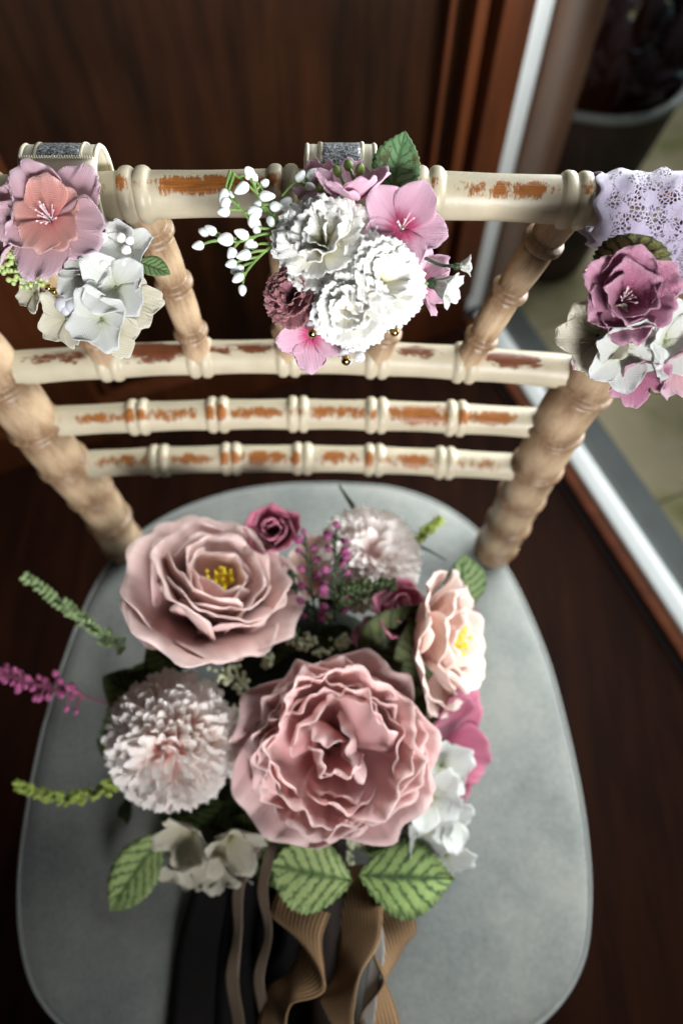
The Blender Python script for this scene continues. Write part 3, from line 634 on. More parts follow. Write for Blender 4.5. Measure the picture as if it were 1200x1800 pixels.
def carnation(parent, P, axis, r, m, seed, name='carnation', n=(8, 7, 5, 3)):
    kw = dict(base=.2, k=.16, p=3.0, rf=1.5, nu=7, nv=25, nip=0, wide=.95)
    V1 = variants(4, 'petal', m, .00025, seed=seed, L=r * 1.05, W=r * 1.0, th0=8, th1=22, curl=6, cup=.10, ruf=r * .05, ser=.07, sf=7, **kw)
    V2 = variants(4, 'petal', m, .00025, seed=seed + 1, L=r * .90, W=r * 1.0, th0=26, th1=40, curl=-8, cup=.12, ruf=r * .06, ser=.08, sf=7, **kw)
    V3 = variants(4, 'petal', m, .00025, seed=seed + 2, L=r * .74, W=r * .9, th0=48, th1=62, curl=-20, cup=.16, ruf=r * .08, ser=.09, sf=6, **kw)
    ly = [dict(n=n[0], m=V1, t=-4, r=r * .05, j=.15), dict(n=n[1], m=V2, r=r * .05, h=r * .08, t=-4, j=.3, tj=8, rj=10), dict(n=n[2], m=V3, r=r * .05, h=r * .12, t=-6, j=.4, tj=10, rj=14), dict(n=n[3], m=V3, r=r * .03, h=r * .15, s=.85, t=10, j=.6, tj=14, rj=20)]
    return flower(parent, name, P, axis, seed * .7, ly, M_CALYX, r * .18, seed)
def blossom(parent, P, axis, r, m, seed, n=5, name='blossom', th=(8, 30), cup=.3, roll=0.0, wr=.95, notch=.05, layers2=None, core=M_CALYX, curl=0, yhint=None, st=0, stl=.5):
    V = variants(3, 'petal', m, .0003, seed=seed, L=r, W=r * wr, base=.28, k=.38, p=2.2, th0=th[0], th1=th[1], curl=curl, cup=cup, ruf=r * .07, rf=1.6, notch=notch, nu=9, nv=13, wide=.68, nip=.15)
    ly = [dict(n=n, m=V, r=r * .04, j=.1, ph=.3)]
    if layers2: ly += layers2
    f = flower(parent, name, P, axis, roll, ly, core, r * .1, seed, yhint)
    if st: stamens(f, st, r * stl, .5, M_STAM, M_STAM, r=.00022, tip=.00045, seed=seed)
    return f

# ================================================================== corsage in the middle of the top rail
RD = .3235
def ribbon_loop(parent, px, width_m, stand, tiltx, fold=False):
    """cream satin band with a glitter strip, looped round the rail under (px)"""
    c = at(px, 340.5 + 4.6e-5 * (px - 490) ** 2, z=ztop)
    R0 = .0135
    ang = [(-150, 1.0), (-120, 1.02), (-95, 1.05), (-70, 1.1), (-45, 1.25), (-25, 1.45), (-8, 1.6), (6, 1.62), (20, 1.55), (40, 1.38), (65, 1.2), (95, 1.08), (125, 1.04), (150, 1.02), (175, 1.0), (200, 1.0), (212, 1.0)]
    path = []
    for a_, k in ang:
        kk = 1 + (k - 1) * stand; q = R(a_)                  # 0 = up, negative = towards the photographer
        path.append(c + Vector((tiltx * max(0, kk - 1) * R0 * 2, math.sin(q) * R0 * kk, math.cos(q) * R0 * kk)))
    path = crom(path, 4); side = Vector((1, 0.0, 0))
    g = Geo(); band(g, path, side, width_m, 13, .0009); rb = wobj('ribbon', g.mesh('ribbon', M_SATIN), parent)
    out = []
    for i, p in enumerate(path): out.append(p + (p - c).normalized() * .0008)
    g = Geo(); band(g, out, side, width_m * .60, 9, .0006); obj('glitter_strip', g.mesh('glitter_strip', M_GLIT), rb, wm(rb).inverted())
    for s in (-1, 1):                                          # stitched hems
        g = Geo(); tube(g, [p + side * s * width_m * .5 for p in path], .0011, 6); obj('hem', g.mesh('hem', M_SATIN), rb, wm(rb).inverted())
    gs = Geo()
    for s in (-1, 1):
        for i in range(0, len(path) - 1):
            for t in (.25, .75):
                p = path[i].lerp(path[i + 1], t); nrm = (p - c).normalized(); q = p + side * s * width_m * .31 + nrm * .0012
                dd = (path[i + 1] - path[i]).normalized() * .0005 + side * s * .0008
                tube(gs, [q - dd, q + nrm * .0003, q + dd], .00018, 4)
    obj('stitching', gs.mesh('stitching', M_SATIN), rb, wm(rb).inverted(), kind='stuff')
    return rb, path, c

c1 = thing('wrist_corsage', at(600, 350, d=.31), 'wrist corsage of white carnations and pink blossom on silver ribbon, middle of the top rail', 'corsage', 'corsages on the top rail')
ribbon_loop(c1, 590, .0300, 1.0, .15)
D1 = .292
leaf(c1, M_LEAFS, at(684, 352, d=.299), at(716, 231, d=.285), .0225, A(-.25, .1, 1), fold=.18, bend=6, teeth=13, tooth=.09, vein=.03, nu=40, nv=11, seed=4)
leaf(c1, M_LEAFS, at(680, 372, d=.298), at(692, 325, d=.292), .011, A(.1, .1, 1), fold=.2, teeth=6, nu=20, seed=5)
leaf(c1, M_LEAFS, at(722, 385, d=.300), at(762, 358, d=.297), .009, A(.1, .2, 1), fold=.2, teeth=6, nu=20, seed=6)
# pink blossoms
def cone(parent_fl, r, h, m):
    g = Geo(); v = []; n = 14
    tube(g, [Vector((0, 0, 0)), Vector((0, 0, h * .5)), Vector((0, 0, h))], [r * .5, r, r * .45], n); obj('stamen_column', g.mesh('stamen_column', m), parent_fl)
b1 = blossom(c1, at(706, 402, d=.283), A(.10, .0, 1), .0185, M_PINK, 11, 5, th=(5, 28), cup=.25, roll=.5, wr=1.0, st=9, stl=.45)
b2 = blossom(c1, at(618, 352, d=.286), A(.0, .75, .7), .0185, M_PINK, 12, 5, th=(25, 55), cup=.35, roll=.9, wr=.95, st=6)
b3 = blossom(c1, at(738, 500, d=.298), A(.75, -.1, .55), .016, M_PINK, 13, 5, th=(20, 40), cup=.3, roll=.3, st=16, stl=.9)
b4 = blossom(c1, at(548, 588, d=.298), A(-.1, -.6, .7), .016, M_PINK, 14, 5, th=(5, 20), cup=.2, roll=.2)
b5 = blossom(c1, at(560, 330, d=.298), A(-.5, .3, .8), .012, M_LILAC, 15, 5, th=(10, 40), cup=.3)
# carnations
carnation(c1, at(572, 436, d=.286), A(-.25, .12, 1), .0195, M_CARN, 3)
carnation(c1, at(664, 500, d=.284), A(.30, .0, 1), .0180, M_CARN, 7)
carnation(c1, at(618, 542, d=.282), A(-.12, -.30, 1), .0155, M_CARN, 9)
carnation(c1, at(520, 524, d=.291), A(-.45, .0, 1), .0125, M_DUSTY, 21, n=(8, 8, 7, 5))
# white bud sprays reaching left
def budspray(parent, spec, d0, d1, x0, x1):
    stems, bs = [], []
    def dd(x): return d0 + (d1 - d0) * (x - x0) / (x1 - x0)
    def PT(x, y, k=0): return at(x, y, d=dd(x) + k)
    for main, tips in spec:
        stems.append([PT(x, y) for x, y in main])
        for (sx_, sy_), (tx, ty), r in tips:
            k = (hsh(tx, ty) - .5) * .006; s0 = PT(sx_, sy_); e = PT(tx, ty, k); dirv = (e - s0).normalized()
            mid = s0.lerp(e, .5) + UP * .0006
            stems.append([s0, mid, e - dirv * r * .6]); bs.append((e, r * (.82 + .36 * hsh(tx, 3)), dirv, .15 + .25 * hsh(ty, 2), 1.25 + .5 * hsh(tx + ty, 4)))
    return stems, bs
sp1 = [([(520, 362), (470, 352), (435, 325), (405, 300)], [((470, 352), (440, 305), .0019), ((450, 335), (466, 322), .0021), ((435, 325), (424, 332), .0021), ((420, 312), (438, 310), .0015), ((405, 300), (393, 347), .0022), ((405, 300), (402, 345), .0020), ((412, 305), (396, 358), .0019)]),
       ([(545, 330), (520, 320), (495, 345)], [((520, 320), (528, 309), .0020), ((530, 325), (549, 306), .0020), ((520, 320), (545, 328), .0018)]),
       ([(505, 400), (470, 375), (448, 330), (440, 305)], [((448, 330), (446, 312), .0018), ((440, 305), (437, 302), .0020), ((460, 360), (486, 364), .0020), ((470, 375), (476, 390), .0020), ((455, 345), (470, 345), .0018)]),
       ([(505, 408), (460, 412), (420, 425), (395, 422)], [((395, 422), (358, 408), .0021), ((395, 422), (348, 432), .0021), ((400, 424), (370, 404), .0018), ((420, 425), (407, 446), .0021), ((415, 420), (396, 421), .0023), ((440, 418), (424, 411), .0019), ((450, 415), (437, 430), .0018)]),
       ([(505, 410), (462, 445), (432, 480), (426, 508)], [((432, 480), (418, 489), .0021), ((426, 508), (426, 511), .0017), ((445, 462), (417, 474), .0021), ((455, 452), (406, 464), .0020), ((470, 440), (428, 449), .0021), ((480, 430), (443, 431), .0018)]),
       ([(500, 398), (455, 400), (425, 370), (402, 345)], [((425, 370), (393, 372), .0022), ((420, 362), (402, 345), .0023), ((440, 385), (449, 394), .0023), ((445, 390), (452, 406), .0018), ((430, 375), (448, 372), .0020), ((438, 380), (455, 360), .0019)]),
       ([(498, 396), (480, 380), (455, 350)], [((480, 380), (502, 358), .0021), ((465, 362), (448, 378), .0020), ((490, 388), (506, 384), .0019)])]
st_, bs_ = budspray(c1, sp1, .292, .284, 520, 350)
spray(c1, 'bud_spray', st_, M_STEM, bs_, M_BERRY, 'bud', .00062)
st_, bs_ = budspray(c1, [([(585, 368), (600, 350), (622, 318), (632, 302)], [((632, 302), (633, 297), .0021), ((600, 350), (575, 348), .0022), ((622, 318), (612, 290), .0018), ((610, 335), (592, 300), .0021), ((575, 348), (560, 330), .0016)])], .283, .280, 560, 640)
spray(c1, 'green_bud_sprig', st_, M_STEM, bs_, M_GBUD, 'green_bud', .0007)
# snowdrop bells at the right
for (pts, hd, ax, rr_) in (([(712, 460), (740, 452), (775, 466), (806, 468)], (806, 468), A(1, .05, .25), .0062), ([(728, 500), (750, 498), (768, 500)], (766, 500), A(.75, -.45, .4), .0105)):
    g = Geo(); q = crom([at(x, y, d=.289) for x, y in pts], 6); tube(g, q, .00075, 7)
    so = wobj('bell_stem', g.mesh('bell_stem', M_DSTEM if hd[0] > 800 else M_STEM), c1)
    V = variants(2, 'petal', M_HYD, .0003, seed=hd[0], L=rr_, W=rr_ * .75, base=.5, k=.3, th0=62, th1=50, curl=-25, cup=.4, ser=.06, sf=4, nu=6, nv=11)
    f = flower(c1, 'bell_flower', at(*hd, d=.289), ax, .2, [dict(n=5, m=V, r=rr_ * .12, j=.05)], M_DSTEM, rr_ * .25, hd[0])
# beads
def bead(parent, px, py, d, r, m, name='bead'):
    g = Geo(); ball(g, (0, 0, 0), r, 14, 10); return wobj(name, g.mesh(name, m), parent, Matrix.Translation(at(px, py, d=d)))
for px, py, r in ((604, 622, .0023), (619, 612, .0021), (632, 628, .0024), (612, 634, .0020), (634, 612, .0019), (688, 578, .0022), (701, 572, .0018), (712, 560, .0020), (545, 570, .0018), (722, 446, .0022)): bead(c1, px, py, .291, r, M_CRYSTAL, 'crystal_bead')
for px, py in ((549, 586), (693, 583), (608, 634)): bead(c1, px, py, .2895, .0021, M_GOLD, 'gold_bead')

# ================================================================== corsage at the left
c2 = thing('wrist_corsage', at(110, 360, d=.31), 'wrist corsage of peach-and-lilac blossom with white hydrangea and pearls, at the left', 'corsage', 'corsages on the top rail')
rb, path, cc = ribbon_loop(c2, 128, .0330, 1.15, .1)
# folded hem of the ribbon end across the loop
g = Geo(); i0 = max(range(len(path)), key=lambda i: path[i].z)
hp = [p + (p - cc).normalized() * .0016 for p in path[max(0, i0 - 13):i0 - 2]]; band(g, hp, Vector((1, 0, 0)), .0335, 7, .0012); obj('folded_end', g.mesh('folded_end', M_SATIN), rb, wm(rb).inverted())
gs = Geo()
for k in range(30):
    q = hp[-1] + Vector((-.0160 + k * .0011, 0, .0011)); tube(gs, [q, q + Vector((.0003, -.0012, -.0008))], .00022, 4)
obj('stitching', gs.mesh('stitching', M_SATIN), rb, wm(rb).inverted(), kind='stuff')
Pb = at(92, 388, d=.283); axb = A(.0, .08, 1)
rO = .0255
VO = variants(5, 'outer_petal', M_LILAC, .0003, seed=61, L=rO, W=rO * 1.02, base=.24, k=.36, p=2.6, th0=4, th1=12, curl=16, cup=.12, ruf=rO * .07, rf=2.2, pleat=rO * .012, pf=7, nu=10, nv=17, ser=.015, sf=22)
VI = variants(4, 'inner_petal', M_PEACH, .0003, seed=62, L=rO * .60, W=rO * .68, base=.24, k=.34, p=2.6, th0=6, th1=24, cup=.16, ruf=rO * .06, rf=1.6, nu=9, nv=13)
fb = flower(c2, 'double_blossom', Pb, axb, .35, [dict(n=5, m=VO, r=.001, name='outer_petal', j=.14, tj=9, rj=12), dict(n=5, m=VI, r=.0008, h=.0012, name='inner_petal', j=.14, tj=9, rj=12)], M_CALYX, .003, 5)
stamens(fb, 18, .0085, .75, M_STAM, M_STAM, .00022, .00042, 3)
blossom(c2, at(22, 412, d=.294), A(-.55, .1, .8), .0200, M_LILAC, 64, 5, name='lilac_blossom', th=(15, 40), cup=.3, roll=.4)
leaf(c2, M_LEAFG, at(70, 440, d=.291), at(40, 480, d=.290), .012, A(0, 0, 1), fold=.2, teeth=7, nu=20, seed=8)
leaf(c2, M_LEAFG, at(62, 455, d=.290), at(98, 470, d=.288), .011, A(0, 0, 1), fold=.2, teeth=7, nu=20, seed=9)
leaf(c2, M_LEAFG, at(240, 460, d=.293), at(300, 482, d=.291), .010, A(.1, .3, 1), fold=.3, teeth=6, tooth=.02, nu=20, seed=10)
leaf(c2, M_LEAFS, at(130, 380, d=.296), at(158, 338, d=.292), .010, A(.1, .1, 1), fold=.2, teeth=6, nu=20, seed=11)
# white hydrangea florets
for i, (px, py, d, ax, r, nn, ro) in enumerate(((222, 440, .289, (.15, .2, 1), .0125, 4, .2), (150, 478, .288, (-.2, .0, 1), .0150, 4, .9), (205, 505, .285, (.1, -.1, 1), .0155, 4, .5), (180, 560, .287, (.0, -.35, 1), .0150, 4, .1), (150, 455, .291, (-.2, .2, 1), .0120, 4, .4))):
    blossom(c2, at(px, py, d=d), A(*ax), r, M_HYD, 70 + i, nn, name='hydrangea_floret', th=(10, 42), cup=.35, roll=ro, wr=1.05, curl=-20)
for i, (px, py, d, ax, r) in enumerate(((235, 530, .296, (.5, -.1, .8), .0135), (118, 560, .297, (-.3, -.4, .8), .0135), (205, 580, .297, (.2, -.5, .8), .0120), (62, 515, .298, (-.5, -.2, .8), .0100))):
    blossom(c2, at(px, py, d=d), A(*ax), r, M_CREAMP, 80 + i, 4, name='cream_floret', th=(5, 30), cup=.3, wr=1.05)
# green bead cluster
rn = random.Random(5); bs = []; stems = [[at(85, 478, d=.292), at(40, 472, d=.289), at(-5, 462, d=.289)]]
for i in range(130):
    t = rn.random(); px = 85 - 95 * t; py = 480 - 16 * t; w_ = 26 * math.sin(PI * min(1, .12 + t * .9)) + 6
    bs.append((at(px + rn.uniform(-8, 8), py + rn.uniform(-1, 1) * w_, d=.2895 - rn.random() * .004), rn.uniform(.00085, .0013), (0, 0, 1), 0, 1))
g = Geo(); tube(g, stems[0], .0008, 6); hd = wobj('green_seed_head', g.mesh('green_seed_head', M_STEM), c2)
g = Geo()
for P, r, *_ in bs: ball(g, P, r, 7, 5)
obj('seeds', g.mesh('seeds', plain('pale_green_seed', srgb(168, 184, 120), .5, .25, 500)), hd, wm(hd).inverted(), kind='stuff')
# pearls on a wire loop
wl = [at(x, y, d=.281) for x, y in ((183, 412), (205, 408), (230, 422), (236, 445), (222, 462), (196, 468), (175, 462), (160, 452))]
g = Geo(); tube(g, crom(wl, 6), .00018, 5); pw = wobj('pearl_wire', g.mesh('pearl_wire', plain('fine_wire', srgb(170, 168, 160), .3, .1, 100, metallic=.8)), c2)
for px, py, r in ((213, 418, .0020), (228, 423, .0018), (222, 440, .0021), (183, 415, .0015), (218, 461, .0015), (183, 464, .0018)):
    gg = Geo(); ball(gg, (0, 0, 0), r, 14, 10); obj('pearl', gg.mesh('pearl', M_PEARL), pw, wm(pw).inverted() @ Matrix.Translation(at(px, py, d=.2805)))
for px, py, r in ((112, 536, .0036), (132, 540, .0042), (146, 532, .0032), (120, 546, .0030)): bead(c2, px, py, .286, r, M_CRYSTAL, 'crystal_bead')
for px, py in ((86, 506), (96, 512)): bead(c2, px, py, .290, .0016, M_GOLD, 'gold_bead')

# ================================================================== corsage at the right, on lace
c3 = thing('wrist_corsage', at(1110, 380, d=.31), 'wrist corsage of mauve and cream blossom on lilac lace band, at the right', 'corsage', 'corsages on the top rail')
m, nt, b = mat('lilac_lace'); L = nt.links.new; uvn = N(nt, 'ShaderNodeUVMap')
mp = N(nt, 'ShaderNodeMapping'); mp.inputs['Scale'].default_value = (15, 28, 1); L(uvn.outputs['UV'], mp.inputs[0])
nzv = N(nt, 'ShaderNodeTexNoise', Scale=.42, Detail=2.0); L(mp.outputs[0], nzv.inputs['Vector'])
vo = N(nt, 'ShaderNodeTexVoronoi', Scale=1.9, feature='DISTANCE_TO_EDGE'); L(mp.outputs[0], vo.inputs['Vector'])
r1 = ramp(nt, [(.10, (1, 1, 1)), (.16, (0, 0, 0))]); L(vo.outputs['Distance'], r1.inputs['Fac'])                     # net strands
r2 = ramp(nt, [(.46, (1, 1, 1)), (.50, (0, 0, 0))]); L(nzv.outputs['Fac'], r2.inputs['Fac'])                          # solid motifs
mxm = N(nt, 'ShaderNodeMath', operation='MAXIMUM'); L(r1.outputs['Color'], mxm.inputs[0]); L(r2.outputs['Color'], mxm.inputs[1])
sp = N(nt, 'ShaderNodeSeparateXYZ'); L(uvn.outputs['UV'], sp.inputs[0]); e = ramp(nt, [(.10, (1, 1, 1)), (.13, (0, 0, 0)), (.87, (0, 0, 0)), (.90, (1, 1, 1))]); L(sp.outputs['X'], e.inputs['Fac'])
mx2 = N(nt, 'ShaderNodeMath', operation='MAXIMUM'); L(mxm.outputs[0], mx2.inputs[0]); L(e.outputs['Color'], mx2.inputs[1]); L(mx2.outputs[0], b.inputs['Alpha'])
wv = N(nt, 'ShaderNodeTexWave', Scale=9.0, bands_direction='X'); L(mp.outputs[0], wv.inputs['Vector']); rc = ramp(nt, [(0, srgb(186, 172, 204)), (1, srgb(224, 212, 236))]); L(wv.outputs['Fac'], rc.inputs['Fac']); L(rc.outputs['Color'], b.inputs['Base Color'])
bp = N(nt, 'ShaderNodeBump', Strength=.6, Distance=.0005); L(wv.outputs['Fac'], bp.inputs['Height']); L(bp.outputs['Normal'], b.inputs['Normal'])
b.inputs['Roughness'].default_value = .45; b.inputs['Sheen Weight'].default_value = .3; M_LACE = m
pcx = 1128; cL = at(pcx, 340.5 + 4.6e-5 * (pcx - 490) ** 2, z=ztop); path = []
for a_, k in ((-190, 1.1), (-165, 1.15), (-140, 1.35), (-120, 1.5), (-100, 1.4), (-80, 1.22), (-55, 1.12), (-30, 1.12), (-5, 1.18), (20, 1.15), (50, 1.1), (80, 1.08), (115, 1.06), (150, 1.06), (180, 1.06)):
    q = R(a_); path.append(cL + Vector((.0015 * math.sin(q * 2), math.sin(q) * .0125 * k, math.cos(q) * .0125 * k)))
path = crom(path, 6)
g = Geo(); band(g, path, Vector((1, 0, .02)), .050, 25, .0005, prof=lambda u, t, P: Vector((.0016 * math.sin(u * 46) * (2 * t), 0, 0)) + (P - cL).normalized() * (.0009 * math.sin(t * 17 + u * 9) + .0006 * math.sin(t * 31 - u * 21)))
wobj('lace_band', g.mesh('lace_band', M_LACE), c3)
tail = crom([cL + Vector((.018, -.016, -.004)), cL + Vector((.020, -.022, -.022)), cL + Vector((.017, -.018, -.045)), cL + Vector((.022, -.014, -.070))], 10)
g = Geo(); band(g, tail, Vector((1, -.2, .1)), .026, 15, .0005, prof=lambda u, t, P: Vector((0, .002 * math.sin(t * 9 + u * 6), 0))); wobj('lace_tail', g.mesh('lace_tail', M_LACE), c3)
leaf(c3, M_LEAFO, at(1090, 520, d=.290), at(1122, 412, d=.282), .031, A(-.1, .25, 1), fold=.12, bend=10, teeth=12, tooth=.10, vein=.03, nu=40, nv=11, blunt=.6, wide=.5, seed=12)
leaf(c3, M_LEAFO, at(1070, 490, d=.291), at(1036, 462, d=.290), .012, A(-.1, .25, 1), teeth=7, nu=20, seed=13)
leaf(c3, M_LEAFO, at(1150, 670, d=.296), at(1160, 695, d=.296), .009, A(-.1, .25, 1), teeth=7, nu=20, seed=14)
rO = .0210
VO = variants(4, 'outer_petal', M_MAUVE, .0003, seed=91, L=rO, W=rO * 1.05, base=.28, k=.32, p=2.4, th0=18, th1=58, curl=-30, cup=.35, ruf=rO * .09, rf=2.0, nu=10, nv=15)
VI = variants(4, 'inner_petal', M_MAUVE, .0003, seed=92, L=rO * .8, W=rO * .85, base=.28, k=.34, p=2.2, th0=30, th1=75, curl=-20, cup=.45, ruf=rO * .07, rf=1.6, nu=9, nv=13)
fm = flower(c3, 'double_blossom', at(1092, 530, d=.281), A(-.05, -.02, 1), .2, [dict(n=6, m=VO, r=.001, name='outer_petal', j=.1), dict(n=5, m=VI, r=.0008, h=.0012, name='inner_petal', j=.1)], M_CALYX, .003, 15)
stamens(fm, 14, .0095, .45, M_STAM, M_STAM, .00022, .00042, 13)
for i, (px, py, d, ax, r, nn, mm_) in enumerate(((1050, 590, .289, (-.5, -.25, .8), .0170, 5, M_CREAMP), (1092, 615, .284, (.0, -.6, .9), .0180, 5, M_HYD), (1165, 600, .286, (.4, -.35, .9), .0180, 5, M_HYD), (1118, 655, .293, (.1, -.8, .6), .0150, 5, M_MAUVE), (1190, 640, .295, (.3, -.6, .7), .0170, 5, M_LILAC), (1050, 610, .296, (-.2, -.8, .6), .0120, 5, M_LILAC))):
    blossom(c3, at(px, py, d=d), A(*ax), r, mm_, 95 + i, nn, name='blossom', th=(12, 48), cup=.35, wr=1.0, curl=-15, roll=i * .6)

# ================================================================== the bouquet
bq = thing('bouquet', at(560, 1330, z=SEATZ + .012), 'bouquet of dusty pink peony, blush rose and white pompoms on the seat', 'bouquet')
M_CORE = plain('gap_shade', srgb(22, 28, 16), .95, .4, 80, .8)  # near-black lump added under the blooms; its colour stands for shade in gaps
g = Geo(); ball(g, (0, 0, 0), .070, 24, 14, .62, (0, 0, 1)); wobj('dark_foam_core', g.mesh('dark_foam_core', M_CORE), bq, Matrix.Translation(at(545, 1225, z=SEATZ + .055)))
# -- peony
rp_ = .060
kw = dict(base=.34, p=3.0, wide=.62, nip=.10)
P1 = variants(6, 'petal', M_PEONY, .0006, seed=201, L=rp_ * 1.04, W=rp_ * 1.25, k=.26, th0=-4, th1=26, curl=10, cup=.20, ruf=rp_ * .07, rf=1.9, pleat=rp_ * .012, pf=8, nu=13, nv=25, **kw)
P2 = variants(6, 'petal', M_PEONY, .0006, seed=202, L=rp_ * .92, W=rp_ * 1.1, k=.26, th0=8, th1=46, curl=14, cup=.24, ruf=rp_ * .085, rf=1.9, nu=13, nv=25, pleat=rp_ * .010, pf=8, notch=.05, **kw)
P3 = variants(6, 'petal', M_PEONY, .0006, seed=203, L=rp_ * .84, W=rp_ * 1.0, k=.28, th0=16, th1=64, curl=24, cup=.26, ruf=rp_ * .075, rf=2.0, pleat=rp_ * .009, pf=8, nu=13, nv=23, notch=.05, **kw)
P4 = variants(6, 'petal', M_PEONY, .0006, seed=204, L=rp_ * .78, W=rp_ * .84, k=.30, th0=28, th1=82, curl=46, cup=.30, ruf=rp_ * .08, rf=1.5, pleat=rp_ * .008, pf=7, nu=13, nv=19, notch=.04, **kw)
P5 = variants(5, 'petal', M_PEONY, .0006, seed=205, L=rp_ * .60, W=rp_ * .44, k=.36, th0=44, th1=92, curl=40, cup=.3, ruf=rp_ * .08, rf=1.3, nu=11, nv=15, pleat=rp_ * .006, pf=6, **kw)
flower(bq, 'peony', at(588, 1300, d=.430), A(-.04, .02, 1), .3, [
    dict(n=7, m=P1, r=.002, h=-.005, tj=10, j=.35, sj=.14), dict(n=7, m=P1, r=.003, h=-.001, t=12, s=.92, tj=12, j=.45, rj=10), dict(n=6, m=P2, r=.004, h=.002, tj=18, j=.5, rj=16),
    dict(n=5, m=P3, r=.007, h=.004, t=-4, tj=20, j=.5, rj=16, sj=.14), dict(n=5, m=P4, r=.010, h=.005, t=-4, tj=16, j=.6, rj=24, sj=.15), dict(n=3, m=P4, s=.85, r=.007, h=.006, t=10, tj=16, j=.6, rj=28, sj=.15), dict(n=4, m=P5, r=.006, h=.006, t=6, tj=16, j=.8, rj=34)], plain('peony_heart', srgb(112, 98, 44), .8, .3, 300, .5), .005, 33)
# -- blush rose
rr_ = .059
kw = dict(base=.42, p=3.2, wide=.6, nip=.08)
Q1 = variants(4, 'petal', M_ROSE, .0007, seed=211, L=rr_ * 1.05, W=rr_ * 1.35, k=.26, th0=16, th1=62, curl=-58, cup=.22, pleat=rr_ * .005, pf=7, ruf=rr_ * .03, rf=2.0, nu=14, nv=19, **kw)
Q2 = variants(4, 'petal', M_ROSE, .0007, seed=212, L=rr_ * .95, W=rr_ * 1.28, k=.24, th0=30, th1=92, curl=-60, cup=.32, pleat=rr_ * .005, pf=7, ruf=rr_ * .03, rf=2.0, nu=14, nv=19, **kw)
Q3 = variants(4, 'petal', M_ROSE, .0007, seed=213, L=rr_ * .82, W=rr_ * 1.1, k=.22, th0=40, th1=104, curl=-46, cup=.40, pleat=rr_ * .005, pf=7, ruf=rr_ * .03, rf=1.8, nu=13, nv=17, **kw)
Q4 = variants(4, 'petal', M_ROSE, .0007, seed=214, L=rr_ * .62, W=rr_ * .80, k=.22, th0=52, th1=104, curl=-20, cup=.45, pleat=rr_ * .005, pf=7, ruf=rr_ * .04, rf=1.8, nu=12, nv=15, **kw)
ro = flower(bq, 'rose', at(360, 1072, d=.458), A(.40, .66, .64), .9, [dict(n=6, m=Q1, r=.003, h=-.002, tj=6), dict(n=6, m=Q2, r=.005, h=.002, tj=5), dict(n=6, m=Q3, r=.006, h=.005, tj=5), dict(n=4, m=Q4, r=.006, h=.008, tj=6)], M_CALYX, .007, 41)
stamens(ro, 44, .034, .28, M_YEL, M_YELD, .0005, .0014, 4)
o = wobj('petal', petal('petal', M_ROSE, .001, L=.045, W=.045, base=.4, k=.6, p=1.5, th0=0, th1=15, cup=.2, ruf=.002, seed=9, nu=12, nv=13), ro, frame(at(318, 1098, d=.466), A(-.1, .25, 1), R(72)))
# -- pale peach camellia seen from its side
rc_ = .054
K1 = variants(4, 'petal', M_BLUSH, .0007, seed=221, L=rc_ * 1.0, W=rc_ * 1.2, base=.38, k=.24, p=3, th0=22, th1=40, curl=-35, cup=.30, ruf=rc_ * .06, rf=2.0, nu=13, nv=15)
K2 = variants(4, 'petal', M_BLUSH, .0007, seed=222, L=rc_ * .82, W=rc_ * 1.05, base=.40, k=.24, p=3, th0=38, th1=66, curl=-35, cup=.40, ruf=rc_ * .06, rf=1.8, nu=12, nv=15)
K3 = variants(4, 'petal', M_BLUSH, .0007, seed=223, L=rc_ * .62, W=rc_ * .66, base=.40, k=.30, p=2.5, th0=52, th1=84, curl=-30, cup=.45, ruf=rc_ * .06, rf=1.8, nu=12, nv=13)
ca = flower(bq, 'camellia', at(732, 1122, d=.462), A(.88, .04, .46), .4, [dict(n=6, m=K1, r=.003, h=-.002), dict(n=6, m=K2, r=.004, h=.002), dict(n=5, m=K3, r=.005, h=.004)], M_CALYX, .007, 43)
stamens(ca, 30, .032, .30, M_YEL, M_YELD, .0005, .0013, 6)
# -- pompoms
pompom(bq, at(306, 1300, d=.452), A(-.05, .05, 1), .0425, M_POM, plain('pompom_heart', srgb(236, 196, 190), .8, .1, 100), 460, 51)
pompom(bq, at(645, 985, d=.492), A(.15, .35, .9), .0370, M_POM2, plain('pompom_heart_white', srgb(230, 200, 200), .8, .1, 100), 400, 52)
# -- magenta roses
def small_rose(P, axis, r, seed, name='magenta_rose', m=M_MAG):
    S1 = variants(3, 'petal', m, .0008, seed=seed, L=r * 1.15, W=r * 1.3, base=.5, k=.3, p=2.4, th0=25, th1=95, curl=-70, cup=.5, ruf=r * .06, rf=1.5, nu=11, nv=13)
    S2 = variants(3, 'petal', m, .0008, seed=seed + 1, L=r * 1.0, W=r * .95, base=.5, k=.3, p=2.4, th0=60, th1=105, curl=-25, cup=.65, ruf=r * .04, rf=1.5, nu=10, nv=13)
    return flower(bq, name, P, axis, seed, [dict(n=5, m=S1, r=r * .08), dict(n=4, m=S2, r=r * .14, h=r * .06), dict(n=3, m=S2, r=r * .06, h=r * .12, s=.85)], M_CALYX, r * .2, seed)
small_rose(at(486, 940, d=.478), A(-.05, .25, .95), .021, 231)
small_rose(at(682, 1085, d=.462), A(.35, .35, .8), .024, 233)
S3 = variants(4, 'petal', M_MAG, .0008, seed=235, L=.042, W=.044, base=.4, k=.35, p=2.2, th0=10, th1=30, curl=-30, cup=.25, ruf=.003, rf=1.6, nu=12, nv=13, notch=-.08)
flower(bq, 'magenta_blossom', at(772, 1310, d=.470), A(.70, .0, .7), .2, [dict(n=6, m=S3, r=.003, tj=12)], M_CALYX, .005, 61)
blossom(bq, at(560, 1010, d=.490), A(.1, .4, .9), .030, M_BLUSH, 340, 6, name='blush_bloom', th=(25, 60), cup=.35, wr=1.1, curl=-20)
